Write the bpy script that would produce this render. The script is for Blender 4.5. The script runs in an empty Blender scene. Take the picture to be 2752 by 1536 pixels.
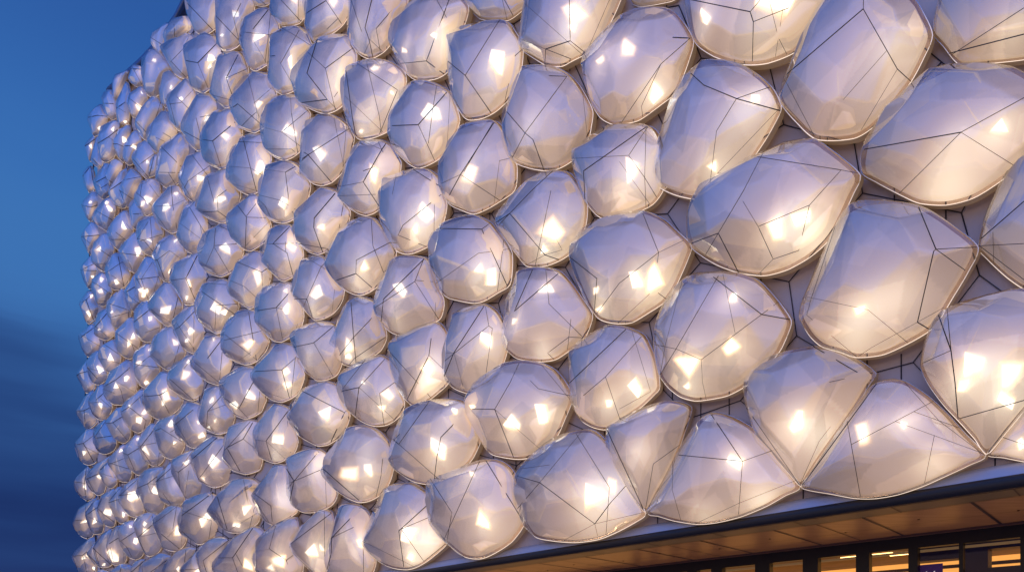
import bpy, math, random
import numpy as np
from mathutils import Vector
from mathutils.bvhtree import BVHTree

scene = bpy.context.scene
C = scene.collection
scene.view_settings.view_transform = 'Standard'
scene.view_settings.look = 'None'
scene.view_settings.exposure = 0
scene.cycles.max_bounces = 7
scene.cycles.diffuse_bounces = 2
scene.cycles.glossy_bounces = 3
scene.cycles.transparent_max_bounces = 24
scene.cycles.transmission_bounces = 2
scene.cycles.sample_clamp_indirect = 4
scene.cycles.caustics_reflective = False
scene.cycles.caustics_refractive = False
scene.cycles.use_denoising = True

# ------------------------------------------------------------------ camera
W, H = 2752, 1536
F = 1700.0; YH = 1750.0; EYE = 1.7; U = 1.6
cam_d = bpy.data.cameras.new('camera')
cam_d.sensor_width = 36; cam_d.lens = F / W * 36
cam_d.shift_y = (YH - H / 2) / W
cam_d.clip_end = 5000; cam_d.clip_start = 0.05
cam = bpy.data.objects.new('camera', cam_d); C.objects.link(cam)
cam.location = (0, 0, EYE); cam.rotation_euler = (math.radians(90), 0, 0)
scene.camera = cam
EYEV = Vector((0, 0, EYE))
def ray(x, y): return Vector(((x - W / 2) / F, 1.0, (YH - y) / F))

# ------------------------------------------------------------------ the curved wall in plan
def s_of(x):
    if x >= 520: return .158 * x + 38.5
    if x >= 300:
        t = (x - 300) / 220.0; s0, s1, m0, m1 = 101.5, 120.66, .06 * 220, .158 * 220
        return (2*t**3-3*t*t+1)*s0 + (t**3-2*t*t+t)*m0 + (-2*t**3+3*t*t)*s1 + (t**3-t*t)*m1
    q = min(1.0, (300 - x) / 112.0)
    return 101.5 + .06 * (x - 300) - 12 * (1 - math.sqrt(1 - q * q * .995))
def plan(x):
    Y = F * U / s_of(x); return Vector(((x - W / 2) * Y / F, Y, 0))
def plan_n(x):
    t = (plan(x + 4) - plan(x - 4)).normalized()
    return Vector((t.y, -t.x, 0)) if (t.y * plan(x).x - t.x * plan(x).y) < 0 else Vector((-t.y, t.x, 0))
Z_LEDGE = EYE + .99 * U
Z_ROOF = EYE + 14.85 * U

# ------------------------------------------------------------------ materials
def mat(name):
    m = bpy.data.materials.new(name); m.use_nodes = True
    nt = m.node_tree; nt.nodes.clear()
    out = nt.nodes.new('ShaderNodeOutputMaterial')
    return m, nt, out
def N(nt, t, **kw):
    n = nt.nodes.new('ShaderNode' + t)
    for k, v in kw.items():
        if k.startswith('i_'): n.inputs[k[2:].replace('_', ' ')].default_value = v
        else: setattr(n, k, v)
    return n
def principled(name, col, rough=.5, metal=0, spec=.5, noise=None, emis=None, estr=0, coat=0, bump=0, nscale=3.0):
    m, nt, out = mat(name)
    p = N(nt, 'BsdfPrincipled')
    p.inputs['Base Color'].default_value = (*col, 1); p.inputs['Roughness'].default_value = rough
    p.inputs['Metallic'].default_value = metal; p.inputs['Specular IOR Level'].default_value = spec
    p.inputs['Coat Weight'].default_value = coat
    if emis: p.inputs['Emission Color'].default_value = (*emis, 1); p.inputs['Emission Strength'].default_value = estr
    if noise or bump:
        tc = N(nt, 'TexCoord'); nz = N(nt, 'TexNoise'); nz.inputs['Scale'].default_value = nscale; nz.inputs['Detail'].default_value = 5
        nt.links.new(tc.outputs['Object'], nz.inputs['Vector'])
        if noise:
            r = N(nt, 'ValToRGB')
            r.color_ramp.elements[0].position = .3; r.color_ramp.elements[1].position = .7
            r.color_ramp.elements[0].color = (*[c * (1 - noise) for c in col], 1)
            r.color_ramp.elements[1].color = (*[min(1, c * (1 + noise)) for c in col], 1)
            nt.links.new(nz.outputs[0], r.inputs[0]); nt.links.new(r.outputs[0], p.inputs['Base Color'])
        if bump:
            b = N(nt, 'Bump'); b.inputs['Strength'].default_value = bump; b.inputs['Distance'].default_value = .02
            nt.links.new(nz.outputs[0], b.inputs['Height']); nt.links.new(b.outputs[0], p.inputs['Normal'])
    nt.links.new(p.outputs[0], out.inputs[0])
    return m
def emission(name, col, s):
    m, nt, out = mat(name); e = N(nt, 'Emission'); e.inputs[0].default_value = (*col, 1); e.inputs[1].default_value = s
    nt.links.new(e.outputs[0], out.inputs[0]); return m

M = {}
# clear inflated film: reflection over transparency
m, nt, out = mat('clear_film'); M['film'] = m
tr = N(nt, 'BsdfTransparent'); tr.inputs[0].default_value = (.95, .96, .985, 1)
gl = N(nt, 'BsdfGlossy'); gl.inputs[0].default_value = (.93, .96, 1, 1); gl.inputs['Roughness'].default_value = .03
tc = N(nt, 'TexCoord'); nz = N(nt, 'TexNoise'); nz.inputs['Scale'].default_value = 2.6; nz.inputs['Detail'].default_value = 2
bp = N(nt, 'Bump'); bp.inputs['Strength'].default_value = .05; bp.inputs['Distance'].default_value = .05
nt.links.new(tc.outputs['Object'], nz.inputs['Vector']); nt.links.new(nz.outputs[0], bp.inputs['Height'])
nt.links.new(bp.outputs[0], gl.inputs['Normal'])
lw = N(nt, 'LayerWeight'); lw.inputs[0].default_value = .5
nt.links.new(bp.outputs[0], lw.inputs['Normal'])
mr = N(nt, 'MapRange'); mr.inputs['From Min'].default_value = 0; mr.inputs['From Max'].default_value = 1
mr.inputs['To Min'].default_value = .12; mr.inputs['To Max'].default_value = .95
pw = N(nt, 'Math', operation='POWER'); pw.inputs[1].default_value = 2.2
nt.links.new(lw.outputs['Facing'], pw.inputs[0]); nt.links.new(pw.outputs[0], mr.inputs['Value'])
mx = N(nt, 'MixShader'); nt.links.new(mr.outputs[0], mx.inputs[0]); nt.links.new(tr.outputs[0], mx.inputs[1]); nt.links.new(gl.outputs[0], mx.inputs[2])
nt.links.new(mx.outputs[0], out.inputs[0])

M['film2'] = M['film'].copy(); M['film2'].name = 'hazy_inner_film'
for n_ in M['film2'].node_tree.nodes:
    if n_.type == 'MAP_RANGE': n_.inputs['To Min'].default_value = .05; n_.inputs['To Max'].default_value = .35
    if n_.type == 'BUMP': n_.inputs['Strength'].default_value = .03
# milky inner liner, lamp halos painted in as emission
m, nt, out = mat('milky_liner'); M['liner'] = m
p = N(nt, 'BsdfPrincipled'); p.inputs['Roughness'].default_value = .5; p.inputs['Specular IOR Level'].default_value = .25
at = N(nt, 'Attribute'); at.attribute_name = 'glow'
tc = N(nt, 'TexCoord'); nz = N(nt, 'TexNoise'); nz.inputs['Scale'].default_value = 1.3; nz.inputs['Detail'].default_value = 3
nt.links.new(tc.outputs['Object'], nz.inputs['Vector'])
cr = N(nt, 'ValToRGB'); cr.color_ramp.elements[0].position = .3; cr.color_ramp.elements[1].position = .75
cr.color_ramp.elements[0].color = (.55, .51, .48, 1); cr.color_ramp.elements[1].color = (.73, .68, .64, 1)
nt.links.new(nz.outputs[0], cr.inputs[0])
tn = N(nt, 'Attribute'); tn.attribute_name = 'facet_shade'  # painted facet shading, multiplies colour and emission
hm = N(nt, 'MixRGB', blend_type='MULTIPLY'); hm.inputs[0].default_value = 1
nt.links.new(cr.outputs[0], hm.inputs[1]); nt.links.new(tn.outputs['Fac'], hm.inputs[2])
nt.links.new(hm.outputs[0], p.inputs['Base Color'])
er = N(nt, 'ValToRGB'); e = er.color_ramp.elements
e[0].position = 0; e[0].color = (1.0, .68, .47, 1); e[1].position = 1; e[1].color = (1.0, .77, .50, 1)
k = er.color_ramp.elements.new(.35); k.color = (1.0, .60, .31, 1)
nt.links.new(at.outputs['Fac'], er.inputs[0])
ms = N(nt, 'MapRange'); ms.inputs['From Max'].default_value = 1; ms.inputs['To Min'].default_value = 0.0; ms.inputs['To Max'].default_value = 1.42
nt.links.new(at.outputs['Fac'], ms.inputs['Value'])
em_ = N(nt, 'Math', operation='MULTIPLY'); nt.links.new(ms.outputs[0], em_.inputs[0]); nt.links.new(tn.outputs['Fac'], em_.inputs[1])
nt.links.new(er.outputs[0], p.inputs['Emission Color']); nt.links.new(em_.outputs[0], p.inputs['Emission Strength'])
nt.links.new(p.outputs[0], out.inputs[0])
m.cycles.emission_sampling = 'NONE'

for key, c0, c1 in (('liner_half_tint', (.44, .44, .48), (.58, .57, .60)), ('liner_sky_tint', (.30, .38, .54), (.42, .50, .66))):  # bluer copies: sky tint of the far end painted into the base colour
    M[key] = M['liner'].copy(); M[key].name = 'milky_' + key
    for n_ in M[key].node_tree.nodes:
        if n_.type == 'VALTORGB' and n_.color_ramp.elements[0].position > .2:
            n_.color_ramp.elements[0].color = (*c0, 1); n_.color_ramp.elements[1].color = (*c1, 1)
# lamp patch: glowing sheet in front of the liner, fading at its edge
m, nt, out = mat('lamp_light'); M['lamp'] = m
at = N(nt, 'Attribute'); at.attribute_name = 'fade'
em = N(nt, 'Emission'); em.inputs[1].default_value = 2.5
lr = N(nt, 'ValToRGB'); q_ = lr.color_ramp.elements; q_[0].color = (1, .50, .20, 1); q_[1].color = (1, .90, .72, 1); q_ = lr.color_ramp.elements.new(.55); q_.color = (1, .74, .45, 1)
nt.links.new(at.outputs['Fac'], lr.inputs[0]); nt.links.new(lr.outputs[0], em.inputs[0])
tr = N(nt, 'BsdfTransparent'); mx = N(nt, 'MixShader')
nt.links.new(at.outputs['Fac'], mx.inputs[0]); nt.links.new(tr.outputs[0], mx.inputs[1]); nt.links.new(em.outputs[0], mx.inputs[2])
nt.links.new(mx.outputs[0], out.inputs[0])
m.cycles.emission_sampling = 'NONE'

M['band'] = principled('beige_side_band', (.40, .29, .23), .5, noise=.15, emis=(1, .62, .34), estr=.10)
M['rim'] = principled('bottom_glow_rim', (.70, .76, .90), .15, metal=.6, emis=(1, .76, .55), estr=1.0, coat=.6)
for key, kk in (('rim', 1.1), ('band', .11)):  # light along the lower edge painted as emission on rim and band
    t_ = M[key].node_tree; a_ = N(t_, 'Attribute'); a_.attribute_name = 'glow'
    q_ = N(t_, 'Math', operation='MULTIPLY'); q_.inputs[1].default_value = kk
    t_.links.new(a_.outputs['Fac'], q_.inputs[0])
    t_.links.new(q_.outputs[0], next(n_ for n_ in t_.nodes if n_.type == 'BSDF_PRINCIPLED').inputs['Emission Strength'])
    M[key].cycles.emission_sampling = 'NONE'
M['seam'] = principled('dark_seam_line', (.012, .01, .02), .4)
M['panel'] = principled('lavender_wall_panel', (.80, .69, .66), .5, noise=.12, nscale=.7)
M['joint'] = principled('dark_panel_joint', (.018, .016, .04), .5)
M['flash'] = principled('blue_metal_flashing', (.55, .58, .70), .42, metal=.2)
M['gutter'] = principled('dark_rubber_gutter', (.02, .014, .014), .42)
M['frame'] = principled('black_window_frame', (.008, .008, .009), .35)
M['room'] = principled('dark_room_ceiling', (.20, .13, .10), .7, noise=.2)
M['room2'] = principled('violet_grey_soffit_bulkhead', (.11, .08, .12), .6)
M['roomwall'] = principled('amber_room_wall', (.75, .52, .24), .7, emis=(1, .44, .09), estr=1.0, noise=.2)  # emission stands in for room light on the wall
M['striplight'] = emission('amber_strip_light', (1, .60, .2), 7)
M['purple'] = principled('purple_sign_board', (.045, .008, .13), .5, emis=(.10, .01, .3), estr=.12)
M['white'] = principled('white_lettering', (.8, .8, .8), .5, emis=(1, .9, .85), estr=.5)
M['parapet'] = principled('dark_blue_parapet', (.06, .12, .28), .25, metal=.4)
M['roofm'] = principled('grey_roof_membrane', (.12, .12, .13), .8, noise=.15)
# window glass
m, nt, out = mat('window_glass'); M['glass'] = m
tr = N(nt, 'BsdfTransparent'); tr.inputs[0].default_value = (.93, .90, .93, 1)
gl = N(nt, 'BsdfGlossy'); gl.inputs['Roughness'].default_value = .02
lw = N(nt, 'LayerWeight'); lw.inputs[0].default_value = .25
mx = N(nt, 'MixShader'); nt.links.new(lw.outputs['Fresnel'], mx.inputs[0]); nt.links.new(tr.outputs[0], mx.inputs[1]); nt.links.new(gl.outputs[0], mx.inputs[2])
nt.links.new(mx.outputs[0], out.inputs[0])
# timber soffit
m, nt, out = mat('timber_soffit_board'); M['soffit'] = m
p = N(nt, 'BsdfPrincipled'); p.inputs['Roughness'].default_value = .42
tc = N(nt, 'TexCoord'); mp = N(nt, 'Mapping'); mp.inputs['Rotation'].default_value = (0, 0, math.radians(46.4)); mp.inputs['Scale'].default_value = (.6, 9, 1)
nz = N(nt, 'TexNoise'); nz.inputs['Scale'].default_value = 2.2; nz.inputs['Detail'].default_value = 6
nt.links.new(tc.outputs['Object'], mp.inputs[0]); nt.links.new(mp.outputs[0], nz.inputs['Vector'])
cr = N(nt, 'ValToRGB'); cr.color_ramp.elements[0].position = .3; cr.color_ramp.elements[1].position = .75
cr.color_ramp.elements[0].color = (.26, .15, .09, 1); cr.color_ramp.elements[1].color = (.40, .25, .15, 1)
nt.links.new(nz.outputs[0], cr.inputs[0]); nt.links.new(cr.outputs[0], p.inputs['Base Color']); nt.links.new(p.outputs[0], out.inputs[0])
# paving
m, nt, out = mat('stone_paving'); M['ground'] = m
p = N(nt, 'BsdfPrincipled'); p.inputs['Roughness'].default_value = .75
tc = N(nt, 'TexCoord'); br = N(nt, 'TexBrick'); br.inputs['Scale'].default_value = 1.4
br.inputs['Color1'].default_value = (.50, .43, .38, 1); br.inputs['Color2'].default_value = (.42, .36, .33, 1); br.inputs['Mortar'].default_value = (.10, .09, .09, 1)
br.inputs['Mortar Size'].default_value = .01
nt.links.new(tc.outputs['Object'], br.inputs['Vector']); nt.links.new(br.outputs[0], p.inputs['Base Color']); nt.links.new(p.outputs[0], out.inputs[0])

# ------------------------------------------------------------------ mesh helpers
def mesh_obj(name, verts, faces, material, parent=None, smooth=False, attr=None):
    me = bpy.data.meshes.new(name); me.from_pydata([tuple(v) for v in verts], [], faces)
    if smooth:
        me.polygons.foreach_set('use_smooth', [True] * len(me.polygons))
    if attr:
        a = me.attributes.new(attr[0], 'FLOAT', 'POINT'); a.data.foreach_set('value', list(attr[1]))
    me.materials.append(material); me.update()
    o = bpy.data.objects.new(name, me); C.objects.link(o)
    if parent is not None:
        o.parent = parent
        o.matrix_parent_inverse = parent_inv(parent)
    return o
def parent_inv(p):
    from mathutils import Matrix
    return Matrix.Translation(p.location).inverted() if p.parent is None else Matrix.Identity(4)
def empty(name, loc, label, cat, group=None):
    o = bpy.data.objects.new(name, None); C.objects.link(o); o.location = loc; o.empty_display_size = .2
    o['label'] = label; o['category'] = cat
    if group: o['group'] = group
    return o
class MB:
    def __init__(s): s.v = []; s.f = []
    def quad(s, a, b, c, d):
        i = len(s.v); s.v += [a, b, c, d]; s.f.append((i, i+1, i+2, i+3))
    def box(s, o, ax, ay, az):
        o, ax, ay, az = map(Vector, (o, ax, ay, az)); i = len(s.v)
        s.v += [o, o+ax, o+ax+ay, o+ay, o+az, o+ax+az, o+ax+ay+az, o+ay+az]
        s.f += [(i, i+3, i+2, i+1), (i+4, i+5, i+6, i+7), (i, i+1, i+5, i+4), (i+1, i+2, i+6, i+5), (i+2, i+3, i+7, i+6), (i+3, i, i+4, i+7)]
    def tube(s, pts, r, k=4, closed=False):
        n = len(pts)
        if n < 2: return
        base = len(s.v)
        for j, p in enumerate(pts):
            a = pts[(j - 1) % n] if (j > 0 or closed) else pts[j]
            b = pts[(j + 1) % n] if (j < n - 1 or closed) else pts[j]
            d = (b - a)
            if d.length < 1e-6: d = Vector((0, 0, 1))
            d.normalize(); up = Vector((0, 0, 1)) if abs(d.z) < .9 else Vector((1, 0, 0))
            e1 = d.cross(up).normalized(); e2 = d.cross(e1)
            for q in range(k):
                an = 2 * math.pi * q / k + .785; s.v.append(p + e1 * (r * math.cos(an)) + e2 * (r * math.sin(an)))
        for j in range(n if closed else n - 1):
            j2 = (j + 1) % n
            for q in range(k):
                s.f.append((base + j*k + q, base + j*k + (q+1) % k, base + j2*k + (q+1) % k, base + j2*k + q))
        if not closed:
            s.f.append(tuple(base + q for q in range(k))[::-1]); s.f.append(tuple(base + (n-1)*k + q for q in range(k)))
    def build(s, name, material, parent=None, smooth=False): return mesh_obj(name, s.v, s.f, material, parent, smooth)

# ------------------------------------------------------------------ cushions
# One line per cushion of the facade: view tile | outline | seams | lamps (x,y,size).
# Each tile is (x0, y0, scale) on the 2752 x 1536 image; coordinates are image pixels traced by eye.
TILES = {'Z': (0, 0, .93605), 'A': (1832, 0, 2.798), 'B': (1832, 512, 2.798), 'C': (1832, 1022, 2.798),
 'D': (1200, 0, 2.798), 'E': (1200, 512, 2.798), 'F': (1200, 1022, 2.798),
 'G': (680, 0, 4.595), 'H': (680, 305, 4.595), 'I': (680, 610, 4.595), 'J': (680, 915, 4.595), 'K': (680, 1223, 4.595),
 'P': (360, 0, 6.42), 'Q': (360, 220, 6.42), 'R': (360, 440, 6.42), 'S': (360, 660, 6.42), 'T': (360, 880, 6.42),
 'U': (360, 1100, 6.42), 'V': (360, 1312, 6.42),
 'a': (190, 180, 5.617), 'b': (190, 430, 5.617), 'c': (190, 670, 5.617), 'd': (190, 910, 5.617), 'e': (190, 1150, 5.617),
 'f': (190, 1340, 7.337)}
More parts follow.
